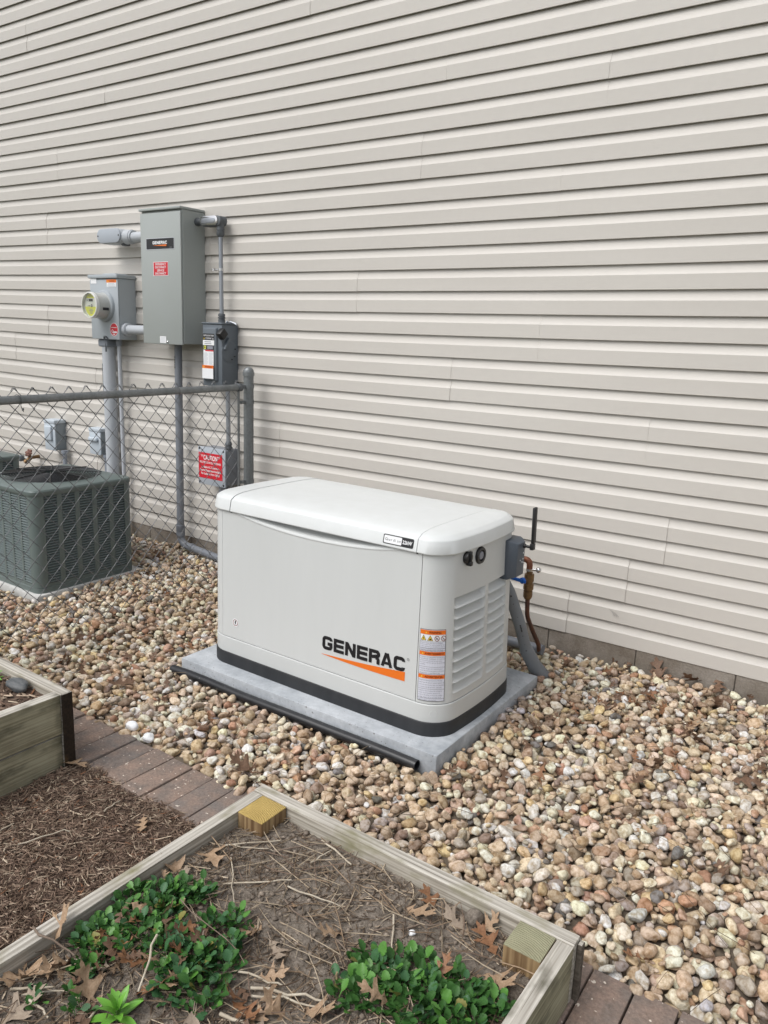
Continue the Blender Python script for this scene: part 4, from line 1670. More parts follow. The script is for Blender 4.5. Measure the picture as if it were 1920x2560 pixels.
    m.lathe((cx, cy, z1 + .004), (0, 0, -1), [(0, fr - .004), (.13, fr - .01), (.13, 0)], 40)
    m.f = m.f[:-2]
    m.i = m.i[:-2]
    m.add([(cx + (fr - .01) * math.cos(2 * PI * k / 40), cy + (fr - .01) * math.sin(2 * PI * k / 40), z1 - .12) for k in range(40)], [tuple(range(40))])
    m.build('fan_well', 'coil', t, smooth=60)
    if detail:
        m = MB()
        nr = 17
        for k in range(nr):
            rad = .05 + (fr - .055) * k / (nr - 1)
            zz = z1 + .014 + .012 * (1 - (rad / fr) ** 2)
            pts = [(cx + rad * math.cos(2 * PI * j / 36), cy + rad * math.sin(2 * PI * j / 36), zz) for j in range(37)]
            m.tube(pts, .0022, 5, cap=False)
        gd = m.build('fan_guard', 'fan', t, smooth=60)
        for k in range(8):
            a = 2 * PI * k / 8 + .2
            m = MB()
            m.tube([(cx + rad_ * math.cos(a), cy + rad_ * math.sin(a), z1 + .0185 + .012 * (1 - (rad_ / fr) ** 2)) for rad_ in (.04, .12, .2, fr + .004)], .0026, 6)
            m.build('guard_spoke', 'fan', gd, smooth=60)
        m = MB()
        m.lathe((cx, cy, z1 - .06), (0, 0, 1), [(0, .06), (.03, .06), (.04, .05), (.04, 0)], 24)
        fan = m.build('fan_hub', 'fan', t)
        for k in range(4):
            a = 2 * PI * k / 4 + .5
            m = MB()
            u_, w_ = Vector((math.cos(a), math.sin(a), 0)), Vector((-math.sin(a), math.cos(a), 0))
            c0 = Vector((cx, cy, z1 - .05))
            v_ = []
            for r_ in (.05, .13, fr - .02):
                for s_ in (-1, 0, 1):
                    v_.append(c0 + u_ * r_ + w_ * s_ * (.04 + r_ * .28) + Vector((0, 0, .022 * s_)))
            m.add(v_, [(q * 3 + j, q * 3 + j + 1, q * 3 + j + 4, q * 3 + j + 3) for q in (0, 1) for j in (0, 1)])
            m.build('fan_blade', 'fan', fan, smooth=60)
    return t


air_con(-3.765, -3.098, -1.126, -.462, -.050, .555, 'green-grey air conditioner with round fan top behind the chain link fence', True)
air_con(-5.02, -4.355, -1.10, -.45, -.050, .545, 'second green-grey air conditioner, cut off at the left picture edge', True)
for (x0_, x1_, lab) in ((-3.87, -3.055, 'pale plastic pad beneath the nearer air conditioner'), (-5.12, -4.25, 'pale pad beneath the far air conditioner at the left edge')):
    b = MB()
    b.box(x0_ + .015, x1_ - .022, -1.147, -.41, -.12, -.0505, .006, 2)
    tag(b.build('equipment_pad', 'paleconcrete', smooth=40), lab, 'pad', 'pads under the air conditioners')

# ------------------------------------------------------------------ chain link fence
FX = -2.45
fence = thing('chain_link_fence', 'grey chain link fence running from the wall in front of the air conditioner', 'fence', (FX, -.1, -.05))


def fpost(y, top):
    b = MB()
    b.cyl((FX, y, -.12), (FX, y, top - .035), .0300, 24)
    p = b.build('post', 'galv', fence)
    b = MB()
    prof = [(0, .0345), (.022, .0345), (.0235, .0315)] + [(.0235 + .030 * math.sin(math.radians(a)), .0315 * math.cos(math.radians(a))) for a in range(0, 91, 10)]
    b.lathe((FX, y, top - .056), (0, 0, 1), prof, 24)
    b.build('post_cap', 'galv', p, smooth=40)
    return p


PY = -.100
p_ = fpost(PY, 1.262)
fpost(-2.62, 1.25)
b = MB()
b.cyl((FX, PY - .085, 1.140), (FX, -2.66, 1.118), .0190, 20)
b.build('top_rail', 'galv', fence)
b = MB()
b.lathe((FX, PY - .060, 1.1405), (0, -1, 0), [(0, .012), (.004, .0235), (.034, .0245), (.036, .0215), (.037, .0215)], 20)
b.build('rail_cup', 'fitting', fence)


def band(z, name='brace_band'):
    b = MB()
    b.lathe((FX, PY, z - .011), (0, 0, 1), [(0, .0305), (0.0005, .0330), (.0215, .0330), (.022, .0305)], 24)
    b.box(FX - .004, FX + .004, PY - .072, PY - .031, z - .010, z + .010, .0015, 1)
    b.cyl((FX - .014, PY - .062, z), (FX + .014, PY - .062, z), .0055, 8)
    b.build(name, 'galv', fence)


band(1.145)
for zz in (1.052, .570, .16):
    band(zz, 'tension_band')
TB = PY - .082
b = MB()
b.box(FX - .004, FX + .004, TB - .008, TB + .006, -.02, 1.125, .001, 1)
b.build('tension_bar', 'galv', fence)
# woven wires
DYW, DZW = .0457, .0478
y_top = -.195
nw = 52
rowsn = 26
for j in range(nw):
    ya = y_top - j * DYW
    yb2 = ya - DYW
    pts = []
    zt = 1.180
    e = j % 2
    # knuckle at the top of even columns
    topy, boty = (ya, yb2) if e == 0 else (yb2, ya)
    jit = random.uniform(-.002, .002)
    for r in range(rowsn):
        z = zt - r * DZW
        if z < -.05 - .0 + .0:
            break
        y = topy if r % 2 == 0 else boty
        x = FX + (.0042 if (r % 2 == 0) == (e == 0) else -.0042)
        a_ = .0030
        toward = (boty - topy) if r % 2 == 0 else (topy - boty)
        sgn = 1 if toward > 0 else -1
        x += random.uniform(-.001, .001)
        y += random.uniform(-.0012, .0012) + jit
        # hook over the neighbour
        if r == 0:
            pts += [(FX - (x - FX) * 1.6, y + sgn * .010, z - .014), (FX - (x - FX), y + sgn * .001, z + .001), (x, y, z)]
        else:
            pts += [(FX - (x - FX) * .6, y + sgn * a_, z + .0035), (x, y - sgn * .0006, z), (FX + (x - FX) * .4, y + sgn * a_, z - .0035)] if True else []
    b = MB()
    b.tube(pts, .0018, 5, cap=False)
    b.build('wire', 'wire', fence, smooth=80)
for yy in (-1.545, -.640):
    b = MB()
    zc = 1.140 - (PY - .085 - yy) * .0087
    pts = [(FX + .0225 * math.cos(a), yy - .004 * a, zc + .0225 * math.sin(a)) for a in [math.radians(q) for q in range(-80, 250, 22)]]
    pts = [(FX + .006, yy + .016, zc - .055), (FX + .012, yy + .004, zc - .036)] + pts
    b.tube(pts, .0016, 5)
    b.lathe((FX + .006, yy + .012, zc - .050), (0, .3, 1), [(0, .004), (.010, .005), (.012, .003)], 8)
    b.build('tie_wire', 'wire', fence, smooth=80)

# ------------------------------------------------------------------ gas line and flexible conduit right of the generator
gl = thing('gas_line', 'copper gas line with brass valve and blue handle behind the generator', 'gas pipe', (-.47, -.38, 0))
b = MB()
b.tube(fillet([(-.60, -.40, .520), (-.468, -.40, .520), (-.466, -.40, .475)], .028, 8), .0135, 14)
b.build('elbow', 'coppernew', gl)
b = MB()
b.lathe((-.4645, -.40, .482), (0, 0, -1), [(0, .017), (.010, .017)], 16)
b.cyl((-.455, -.40, .479), (-.424, -.40, .482), .006, 10)
b.ball((-.424, -.40, .483), .0125, 12)
b.build('clamp', 'chrome', gl)
b = MB()
b.lathe((-.4645, -.40, .470), (0, 0, -1), [(0, .014), (.012, .014), (.013, .0215), (.045, .0215), (.046, .018), (.058, .018), (.060, .0225), (.082, .0225), (.083, .017), (.088, .017), (.089, .020), (.118, .020), (.119, .017), (.125, .0165), (.132, .011)], 6 * 3)
b.lathe((-.4645, -.40, .432), (-.4, -1, 0), [(0, .012), (.022, .011), (.024, .008), (.034, .008)], 12)
valve = b.build('valve', 'brass', gl)
b = MB()
b.box(-.535, -.462, -.4415, -.4345, .424, .440, .003, 2, rot=Matrix.Rotation(.08, 3, 'Y'))
b.lathe((-.477, -.430, .432), (-.4, -1, 0), [(0, .014), (.012, .014), (.014, .010)], 12)
b.build('handle', 'blue', valve)
gl.location = (-.438, -.38, .010)
b = MB()
b.tube(fillet([(-.4645, -.40, .345), (-.462, -.395, .26), (-.470, -.30, .16), (-.475, -.20, .055), (-.50, -.12, -.04)], .08, 8), .0105, 12)
b.tube(fillet([(-.470, -.375, .26), (-.478, -.29, .155), (-.483, -.19, .05), (-.51, -.11, -.04)], .08, 6), .0055, 8)
b.build('pipe', 'copper', gl)

fc = thing('flexible_conduit', 'grey flexible conduit curving from the generator down into the stones', 'conduit', (-.41, -.3, 0))
pts = fillet([(-.515, -.545, .50), (-.470, -.51, .40), (-.428, -.465, .245), (-.420, -.405, .120), (-.395, -.335, .012), (-.360, -.285, -.055)], .12, 6)
rad = [.0262 + .0085 * max(0, min(1, (k / len(pts) - .50) / .32)) for k in range(len(pts))]
b = MB()
b.tube(pts, rad, 20)
b.build('pipe', 'flex', fc)
pr = Print(lambda x, y, h: Vector((0, 0, 0)), 0)
b = MB()
for k in range(30):
    u = .17 + k * .016
    q = u * (len(pts) - 1)
    i0 = int(q)
    p = pts[i0].lerp(pts[min(i0 + 1, len(pts) - 1)], q - i0)
    dv = (Vector((0.89675, -3.48354, 1.47)) * 0 + Vector((.42, -.9, .35))).normalized()
    tg = (pts[min(i0 + 1, len(pts) - 1)] - pts[i0]).normalized()
    dv = (dv - tg * dv.dot(tg)).normalized()
    sd = tg.cross(dv)
    c = p + dv * .0268
    hh, ww = .0013, .0014 + .0012 * ((k * 5) % 3)
    b.add([c - tg * hh - sd * ww, c + tg * hh - sd * ww, c + tg * hh + sd * ww, c - tg * hh + sd * ww], [(0, 1, 2, 3)])
tag(b.build('printed_mark', 'print_black', fc, smooth=None), kind='stuff')

# ------------------------------------------------------------------ brick edging
BP = .1068
brickbed = MB()
brickbed.add([(-2.6, -2.012, -.094), (1.6, -2.012, -.094), (1.6, -1.768, -.094), (-2.6, -1.768, -.094)], [(0, 1, 2, 3)])
edging = tag(brickbed.build('brick_edging', 'joint', smooth=None), kind='structure')
for k in range(-15, 26):
    x = -.857 + k * BP
    b = MB()
    h = -.073 + random.uniform(-.005, .003)
    b.box(-BP / 2 + .0024, BP / 2 - .0024, -.1165, .1165, -.06, 0, .0035, 2)
    m = Matrix.Translation((x + BP / 2, -1.889 + random.uniform(-.004, .004), h)) @ Matrix.Rotation(random.uniform(-.012, .012), 4, 'Z') @ Matrix.Rotation(random.uniform(-.012, .012), 4, 'X')
    b.build('brick', 'brickdark' if (k * 7) % 5 in (0, 3) else 'brick', edging, m=m)


# ------------------------------------------------------------------ raised beds
def plank(name, mat_, parent, p0, p1, th, z0, z1, out=0.0):
    """board from p0 to p1 (xy), local x along the board"""
    a, c = Vector((p0[0], p0[1], 0)), Vector((p1[0], p1[1], 0))
    d = c - a
    ln = d.length
    rot = math.atan2(d.y, d.x)
    m = Matrix.Translation((a.x, a.y, z0)) @ Matrix.Rotation(rot, 4, 'Z')
    bm = bmesh.new()
    bmesh.ops.create_cube(bm, size=1)
    for v in bm.verts:
        v.co = Vector(((v.co.x + .5) * ln, (v.co.y + .5) * th, (v.co.z + .5) * (z1 - z0)))
    bmesh.ops.bevel(bm, geom=bm.edges[:], offset=.0035, segments=2, profile=.6, affect='EDGES')
    cuts = int(ln / .06)
    long_e = [e for e in bm.edges if abs(e.verts[0].co.x - e.verts[1].co.x) > ln * .8]
    bmesh.ops.subdivide_edges(bm, edges=long_e, cuts=cuts, use_grid_fill=True)
    ph = random.random() * 30
    for v in bm.verts:
        v.co.y += .0022 * noise.noise(Vector((v.co.x * 3 + ph, v.co.z * 2, 1)))
        v.co.z += .0022 * noise.noise(Vector((v.co.x * 4 + ph, v.co.y * 20, 5)))
    b = MB()
    b.bm(bm)
    return b.build(name, mat_, parent, smooth=40, m=m)


def post(parent, x0, x1, y0, y1, z0, z1, top):
    b = MB()
    cx, cy = (x0 + x1) / 2, (y0 + y1) / 2
    hx, hy = (x1 - x0) / 2, (y1 - y0) / 2
    bm = bmesh.new()
    bmesh.ops.create_cube(bm, size=1)
    for v in bm.verts:
        v.co = Vector((v.co.x * 2 * hx, v.co.y * 2 * hy, (v.co.z - .5) * (z1 - z0)))
    bmesh.ops.bevel(bm, geom=bm.edges[:], offset=.0025, segments=2, profile=.5, affect='EDGES')
    o = len(b.f)
    b.bm(bm)
    for k, fc in enumerate(b.f):
        if all(b.v[q][2] > -.0026 for q in fc):
            b.i[k] = 1
    return b.build('corner_post', ['postside', top], parent, smooth=40, m=Matrix.Translation((cx, cy, z1)))


rb = thing('raised_bed', 'weathered wooden raised bed with yellow and green corner posts in the foreground', 'raised bed', (-.1, -2.5, -.08))
plank('board', 'plank', rb, (.414, -1.884), (-.624, -1.884), .042, -.085, .0885)
plank('board', 'plank', rb, (-.584, -3.05), (-.584, -1.9275), .040, -.085, .0870)
plank('board', 'plankgreen', rb, (.414, -3.05), (.414, -1.9275), .042, -.085, .0880)
plank('board', 'plank', rb, (-.624, -3.092), (.414, -3.092), .040, -.085, .0880)
post(rb, -.583, -.486, -2.034, -1.928, -.10, .0865, 'posttop')
post(rb, .277, .3705, -2.021, -1.9275, -.10, .0900, 'posttop2')
# dark end grain of the back board, laid on as a thin strip
b = MB()
b.box(.4145, .4275, -1.906, -1.885, -.085, .080, .002, 1)
b.build('back_board_end', 'endbrown', rb)

lbed = thing('raised_bed', 'mossy two-board raised bed at the left edge with a dark wet corner', 'raised bed', (-2.0, -2.5, -.08))
plank('board', 'plankgreen', lbed, (-1.424, -3.2), (-1.424, -2.0595), .042, .0580, .2075)
plank('board', 'plankgreen', lbed, (-1.4265, -3.2), (-1.4275, -2.0595), .042, -.095, .0520)
b = plank('board', 'plank', lbed, (-1.4235, -2.016), (-2.7, -2.016), .042, .0555, .2080)
plank('board', 'plank', lbed, (-1.4265, -2.017), (-2.7, -2.017), .042, -.095, .0530)
b = MB()
b.box(-1.4228, -1.4165, -2.0575, -2.0165, -.088, .2065, .0015, 1)
b.build('board_end', 'plankdark', lbed)


# soil in the near bed
def soil_h(x, y):
    e = max(0, 1 - min(abs(y + 1.93) / .25, 1))
    h = .047 - .012 * max(0, x) - .010 * max(0, min(1, (x - .05) / .3)) * max(0, min(1, (y + 2.25) / .25))
    h += .016 * math.exp(-((x + .42) ** 2 + (y + 2.45) ** 2) / .03) + .012 * math.exp(-((x - .2) ** 2 + (y + 2.26) ** 2) / .02)
    h += .010 * noise.noise(Vector((x * 9, y * 9, 0))) + .007 * noise.noise(Vector((x * 28, y * 28, 3))) + .0045 * noise.noise(Vector((x * 70, y * 70, 7)))
    return h - .006


def heightfield(name, x0, x1, y0, y1, nx, ny, fn, mat_):
    xs, ys = np.linspace(x0, x1, nx), np.linspace(y0, y1, ny)
    V = np.array([(x, y, fn(x, y)) for x in xs for y in ys])
    I = np.arange(nx * ny).reshape(nx, ny)
    a, b_, c, d = I[:-1, :-1].ravel(), I[1:, :-1].ravel(), I[1:, 1:].ravel(), I[:-1, 1:].ravel()
    F = np.concatenate([np.stack([a, b_, c], 1), np.stack([a, c, d], 1)])
    return obj(name, np_mesh(name, V, F, mat_))


tag(heightfield('soil', -.583, .371, -3.05, -1.9265, 190, 220, soil_h, 'soil'), kind='structure')


def soil2_h(x, y):
    return .165 + .02 * noise.noise(Vector((x * 7, y * 7, 2))) + .008 * noise.noise(Vector((x * 28, y * 28, 2)))


tag(heightfield('raised_soil', -2.7, -1.4665, -3.2, -2.0585, 60, 60, soil2_h, 'mulchbase'), kind='structure')


def mulch_h(x, y):
    return -.078 + .010 * noise.noise(Vector((x * 5, y * 5, 4))) + .006 * noise.noise(Vector((x * 22, y * 22, 4)))


tag(heightfield('mulch_bed', -1.45, -.60, -3.7, -1.985, 80, 150, mulch_h, 'mulchbase'), kind='structure')


def ico(sub):
    bm = bmesh.new()
    bmesh.ops.create_icosphere(bm, subdivisions=sub, radius=1)
    V = np.array([v.co[:] for v in bm.verts])
    F = np.array([[v.index for v in f.verts] for f in bm.faces])
    bm.free()
    return V, F


# ------------------------------------------------------------------ chips, straw bits: one mesh each
def strips(n, area, hfn, lens, wid, thick, palette, name, mat_, tilt=.35, lift=.004, ok=None, curl=.25):
    """n thin bent splinters as one mesh"""
    V, F, C = [], [], []
    pal = np.array([p[:3] for p in palette])
    wts = np.array([p[3] for p in palette])
    wts = wts / wts.sum()
    cnt = 0
    tries = 0
    while cnt < n and tries < n * 4:
        tries += 1
        x, y = random.uniform(area[0], area[1]), random.uniform(area[2], area[3])
        if ok and not ok(x, y):
            continue
        ln = random.uniform(*lens) * (1 if random.random() < .8 else 1.6)
        w, th = random.uniform(*wid), random.uniform(*thick)
        a = random.uniform(0, 2 * PI)
        ti = random.gauss(0, tilt) * .5
        d = Vector((math.cos(a) * math.cos(ti), math.sin(a) * math.cos(ti), math.sin(ti)))
        sd = Vector((-math.sin(a), math.cos(a), random.uniform(-.6, .6))).normalized()
        up = d.cross(sd).normalized()
        if up.z < 0:
            up = -up
        c = Vector((x, y, hfn(x, y) + lift * random.uniform(.3, 2.2)))
        bend = random.uniform(-curl, curl) * ln
        o = len(V)
        for (t, wf) in ((-.5, .35), (-.1, 1), (.25, .9), (.5, .3)):
            p = c + d * (t * ln) + sd * bend * (t * t) + up * bend * .4 * (t * t)
            V += [p - sd * w * wf / 2, p + up * th, p + sd * w * wf / 2]
        for k in range(3):
            q = o + 3 * k
            F += [(q, q + 3, q + 4), (q, q + 4, q + 1), (q + 1, q + 4, q + 5), (q + 1, q + 5, q + 2)]
        col = pal[rng.choice(len(pal), p=wts)] * random.uniform(.7, 1.25)
        C += [(*col, 1)] * 12
        cnt += 1
    me = np_mesh(name, np.array([tuple(v) for v in V]), np.array(F), mat_, np.array(C), smooth=False)
    return tag(obj(name, me), kind='stuff')


PM = [(.165, .112, .083, 5), (.24, .168, .126, 4), (.33, .245, .185, 3), (.105, .071, .055, 2.4), (.44, .345, .26, 2.0), (.58, .485, .37, .9), (.28, .14, .08, .3)]
strips(15000, (-1.42, -.64, -3.0, -1.985), mulch_h, (.008, .042), (.0014, .0052), (.0008, .0022), PM, 'mulch', 'mulch',
       ok=lambda x, y: y < -2.003 + .012 * math.sin(x * 23) or random.random() < .08)
PL_ = [(.17, .125, .09, 3), (.24, .185, .135, 3), (.36, .285, .21, 1.6), (.48, .40, .30, .8), (.10, .072, .052, 3)]
strips(4600, (-.575, .365, -2.95, -1.935), soil_h, (.008, .036), (.0012, .0045), (.0006, .0018), PL_, 'plant_litter', 'litter', lift=.003,
       ok=lambda x, y: random.random() < .35 + .65 * (noise.noise(Vector((x * 6, y * 6, 9))) > -.05))
VC, FC_ = ico(1)
vs_, fs_, cs_ = [], [], []
for q in range(3800):
    x, y = random.uniform(-.575, .365), random.uniform(-2.95, -1.935)
    rr_ = .0015 + .0065 * random.random() ** 3.2
    P = VC * np.array([rr_ * random.uniform(.8, 1.3), rr_ * random.uniform(.8, 1.3), rr_ * random.uniform(.6, 1)]) * (1 + .25 * rng.standard_normal((len(VC), 1)))
    fs_.append(FC_ + len(vs_) * len(VC))
    vs_.append(P + np.array([x, y, soil_h(x, y) + rr_ * .3]))
    c_ = np.array([.225, .188, .155]) * random.uniform(.6, 1.5)
    cs_.append(np.tile(np.array([*c_, 1]), (len(VC), 1)))
tag(obj('soil_crumbs', np_mesh('soil_crumbs', np.concatenate(vs_), np.concatenate(fs_), 'litter', np.concatenate(cs_))), kind='stuff')
strips(700, (-1.9, -1.47, -2.6, -2.06), soil2_h, (.02, .06), (.004, .012), (.002, .004), PM, 'wood_chips', 'mulch')


# ------------------------------------------------------------------ pebbles
def pebble_shapes(sub, n):
    V, F = ico(sub)
    out = []
    for k in range(n):
        off = Vector((k * 7.3, k * 3.1, 1.7))
        P = []
        flat = [(Vector((random.gauss(0, 1), random.gauss(0, 1), random.gauss(0, 1))).normalized(), random.uniform(.50, .90)) for _ in range(random.choice((3, 4, 5, 7)))]
        for v in V:
            d = Vector(v)
            r = 1 + .30 * noise.noise(d * 1.1 + off) + .10 * noise.noise(d * 2.6 + off)
            p = d * r
            for nn, h in flat:
                e = p.dot(nn) - h
                if e > 0:
                    p = p - nn * e * .90
            P.append(p[:])
        P = np.array(P)
        P /= np.abs(P).max(0)
        out.append(P)
    return out, F


PAL = np.array([(.40, .315, .225), (.34, .255, .175), (.50, .42, .32), (.58, .50, .395), (.64, .60, .54), (.28, .245, .215), (.36, .235, .165), (.33, .185, .115),
                (.13, .13, .13), (.46, .36, .20), (.22, .165, .12), (.38, .35, .31)])
PALW = np.array([20, 13, 19, 16, 6.0, 6, 6, 2.0, 1.4, 4.0, 4, 7])
PAL = PAL * 1.36 * np.array([1.09, 1.055, 1.03]) + .038
PAL = np.clip(PAL.mean(1, keepdims=True) + (PAL - PAL.mean(1, keepdims=True)) * .86, .02, .80)
PALW = PALW / PALW.sum()


def inside(x, y, r, bx_):
    return bx_[0] - r < x < bx_[1] + r and bx_[2] - r < y < bx_[3] + r


BLOCK = [(-1.722, -.356, -1.270, -.388), (-3.87, -3.055, -1.165, -.41), (-5.12, -4.25, -1.165, -.41)]


def allowed(x, y, r):
    if y > -.008 - r * .7:
        return False
    edge = -1.762 + .022 * math.sin(x * 9) + .014 * math.sin(x * 31)
    if y < edge:
        return False
    for bx_ in BLOCK:
        if inside(x, y, r * .62, bx_):
            return False
    if inside(x, y, r * .5, (-1.72, -.41, -1.325, -1.2)) and random.random() < .75:
        return False
    return True


def pack(xr, yr, n, rmin, rmax, sep, layer_z, dens=None):
    cell = rmax * 2
    gridd = {}
    out = []
    for q in range(n):
        x, y = random.uniform(*xr), random.uniform(*yr)
        u = q / n
        r = rmax - (rmax - rmin) * min(1, u * 1.35) * (.75 + .25 * random.random()) if random.random() < .85 else random.uniform(rmin, rmax)
        if not allowed(x, y, r):
            continue
        ci, cj = int(x / cell), int(y / cell)
        good = True
        for a in (-1, 0, 1):
            for c in (-1, 0, 1):
                for (px, py, pr_) in gridd.get((ci + a, cj + c), ()):
                    if (px - x) ** 2 + (py - y) ** 2 < ((pr_ + r) * sep) ** 2:
                        good = False
                        break
                if not good:
                    break
            if not good:
                break
        if good:
            gridd.setdefault((ci, cj), []).append((x, y, r))
            out.append((x, y, r, layer_z))
    return out


peb = []
for (xr, nA, nB) in (((-1.9, 1.75), 62000, 17000), ((-6.3, -1.9), 30000, 8000)):
    peb += pack(xr, (-1.80, -.01), nA, .0070, .0265, .78, -.012)
    peb += pack(xr, (-1.80, -.01), nB, .0070, .0240, .95, .007)
CAMP = np.array([0.89675, -3.48354, 1.47])
RTn, UPn, FWn = np.array(RT), np.array(UP), np.array(FW)


def screen(p):
    d = p - CAMP
    w = d @ FWn
    return 960 + 1940.9 * (d @ RTn) / w, 1280 - 1940.9 * (d @ UPn) / w, w


SH_HI, F_HI = pebble_shapes(3, 26)
SH_LO, F_LO = pebble_shapes(2, 26)
bed_h = lambda x, y: gz(x, y) - .028
bed = heightfield('gravel_bed', -6.5, 1.9, -1.775, -.004, 130, 40, bed_h, 'gravelbase')
tag(bed, kind='structure')
items = []
for (x, y, r, lz) in peb:
    p = np.array([x, y, gz(x, y) + lz - .006 + random.uniform(-.005, .005)])
    sx, sy, w = screen(p)
    vis = 0 <= sx <= 1920 and 0 <= sy <= 2560
    items.append((r / w if vis and lz > -.02 else 0, p, r, w))
order = sorted(range(len(items)), key=lambda k: -items[k][0])
single = set(order[:300])


def pebble_inst(k, shapes):
    _, p, r, w = items[k]
    P = shapes[random.randrange(len(shapes))]
    a = r * random.uniform(1.0, 1.32)
    b_ = r * random.uniform(.80, 1.0)
    c = r * random.uniform(.52, .82)
    R_ = (Matrix.Rotation(random.uniform(0, 2 * PI), 3, 'Z') @ Matrix.Rotation(random.gauss(0, .38), 3, 'X') @ Matrix.Rotation(random.gauss(0, .38), 3, 'Y'))
    Q = (P * np.array([a, b_, c])) @ np.array(R_).T + p
    col = PAL[rng.choice(len(PAL), p=PALW)] * random.uniform(.78, 1.18)
    col = np.clip(col * np.array([1, random.uniform(.96, 1.03), random.uniform(.92, 1.06)]), .02, .8)
    if r > .02 and random.random() < .03:
        col = np.array([.72, .70, .66])
    return Q, col


VV, FF, CC = [], [], []
off = 0
for k in range(len(items)):
    hi = items[k][0] > .0068
    if k in single:
        Q, col = pebble_inst(k, SH_HI)
        me = np_mesh('pebble', Q - items[k][1], F_HI, 'pebble', np.tile(np.array([*col, 1]), (len(Q), 1)))
        obj('pebble', me, bed, Matrix.Translation(items[k][1]))
    else:
        Q, col = pebble_inst(k, SH_HI if hi else SH_LO)
        VV.append(Q)
        FF.append((F_HI if hi else F_LO) + off)
        off += len(Q)
        CC.append(np.tile(np.array([*col, 1]), (len(Q), 1)))
me = np_mesh('pebbles', np.concatenate(VV), np.concatenate(FF), 'pebble', np.concatenate(CC))
tag(obj('pebbles', me, bed), kind='stuff')
print('pebbles', len(items), 'tris', len(me.polygons))


# ------------------------------------------------------------------ dry oak leaves
HALF = [(0, .012, 0), (.05, .03, .05), (.10, .15, .17), (.13, .215, .255), (.16, .15, .245), (.20, .085, .25), (.25, .05, .285), (.30, .12, .37), (.345, .27, .49), (.38, .385, .60),
        (.405, .30, .575), (.43, .29, .635), (.46, .20, .585), (.51, .085, .585), (.56, .062, .63), (.61, .12, .70), (.66, .215, .79), (.70, .275, .885), (.735, .20, .85), (.77, .17, .89), (.81, .10, .855),
        (.86, .07, .89), (.92, .055, .95), (.965, .02, .99), (1, .004, 1.03)]


def oak_mesh(seed, mat_):
    rd = random.Random(seed)
    verts, faces = [], []
    roll = rd.uniform(.6, 3.0) * rd.choice((1, 1, 1, -1))
    arch = rd.uniform(.2, 1.0) * rd.choice((1, 1, -1))
    twist = rd.uniform(-1.2, 1.2)
    side = rd.uniform(-.25, .25)
    js = [[(1 + rd.uniform(-.18, .18), rd.uniform(-.02, .02)) for _ in HALF] for _ in range(2)]
    tear = rd.random() < .4
    n = len(HALF)
    for k, (ym, w, yo) in enumerate(HALF):
        row = []
        for sgn, J in ((-1, js[0]), (1, js[1])):
            wj, yj = w * J[k][0], yo + J[k][1]
            if tear and sgn > 0 and ym > .45:
                wj *= .55
            pts = [(sgn * wj * f, ym + (yj - ym) * f) for f in (1, .62, .3)]
            row += pts if sgn < 0 else ([(0, ym)] + pts[::-1])
        for x, y in row:
            x += side * (y - .5) ** 2
            a = x * roll
            xx = math.sin(a) / roll
            z = (1 - math.cos(a)) / roll
            z += arch * .5 * (y - .45) ** 2 + twist * x * (y - .4) * .6 + .045 * noise.noise(Vector((x * 5 + seed, y * 5, 0))) + .02 * abs(math.sin(y * 16 + abs(x) * 5)) * min(1, abs(x) * 4)
            verts.append((xx, y - .5, z))
    for k in range(n - 1):
        for j in range(6):
            faces.append((k * 7 + j, k * 7 + j + 1, (k + 1) * 7 + j + 1, (k + 1) * 7 + j))
    o = len(verts)
    for (y_, w_) in ((-.5, .013), (-.60, .010), (-.70, .008)):
        z = arch * .5 * (y_ + .05) ** 2
        verts += [(-w_, y_, z), (w_, y_, z + .004)]
    faces += [(o, o + 1, o + 3, o + 2), (o + 2, o + 3, o + 5, o + 4)]
    return mesh_from('oak_leaf', verts, faces, mat_, None, 180)


OAK = {m: [oak_mesh(31 * i + s, m) for s in range(7)] for i, m in enumerate(('leaftan', 'leafrust', 'leafbrown', 'leafgrey'))}


def oak_leaf(x, y, z, size, mat_, label, group, tilt=.3, rz=None, tx=None, variant=None):
    o = bpy.data.objects.new('oak_leaf', random.choice(OAK[mat_]) if variant is None else OAK[mat_][variant])
    R_ = Matrix.Rotation(random.uniform(0, 2 * PI) if rz is None else rz, 4, 'Z') @ Matrix.Rotation(random.gauss(0, tilt) if tx is None else tx, 4, 'X') @ Matrix.Rotation(random.gauss(0, tilt), 4, 'Y')
    link(o, None, Matrix.Translation((x, y, z)) @ R_ @ Matrix.Scale(size * 1.08, 4))
    tag(o, label, 'leaf', group)
    return o


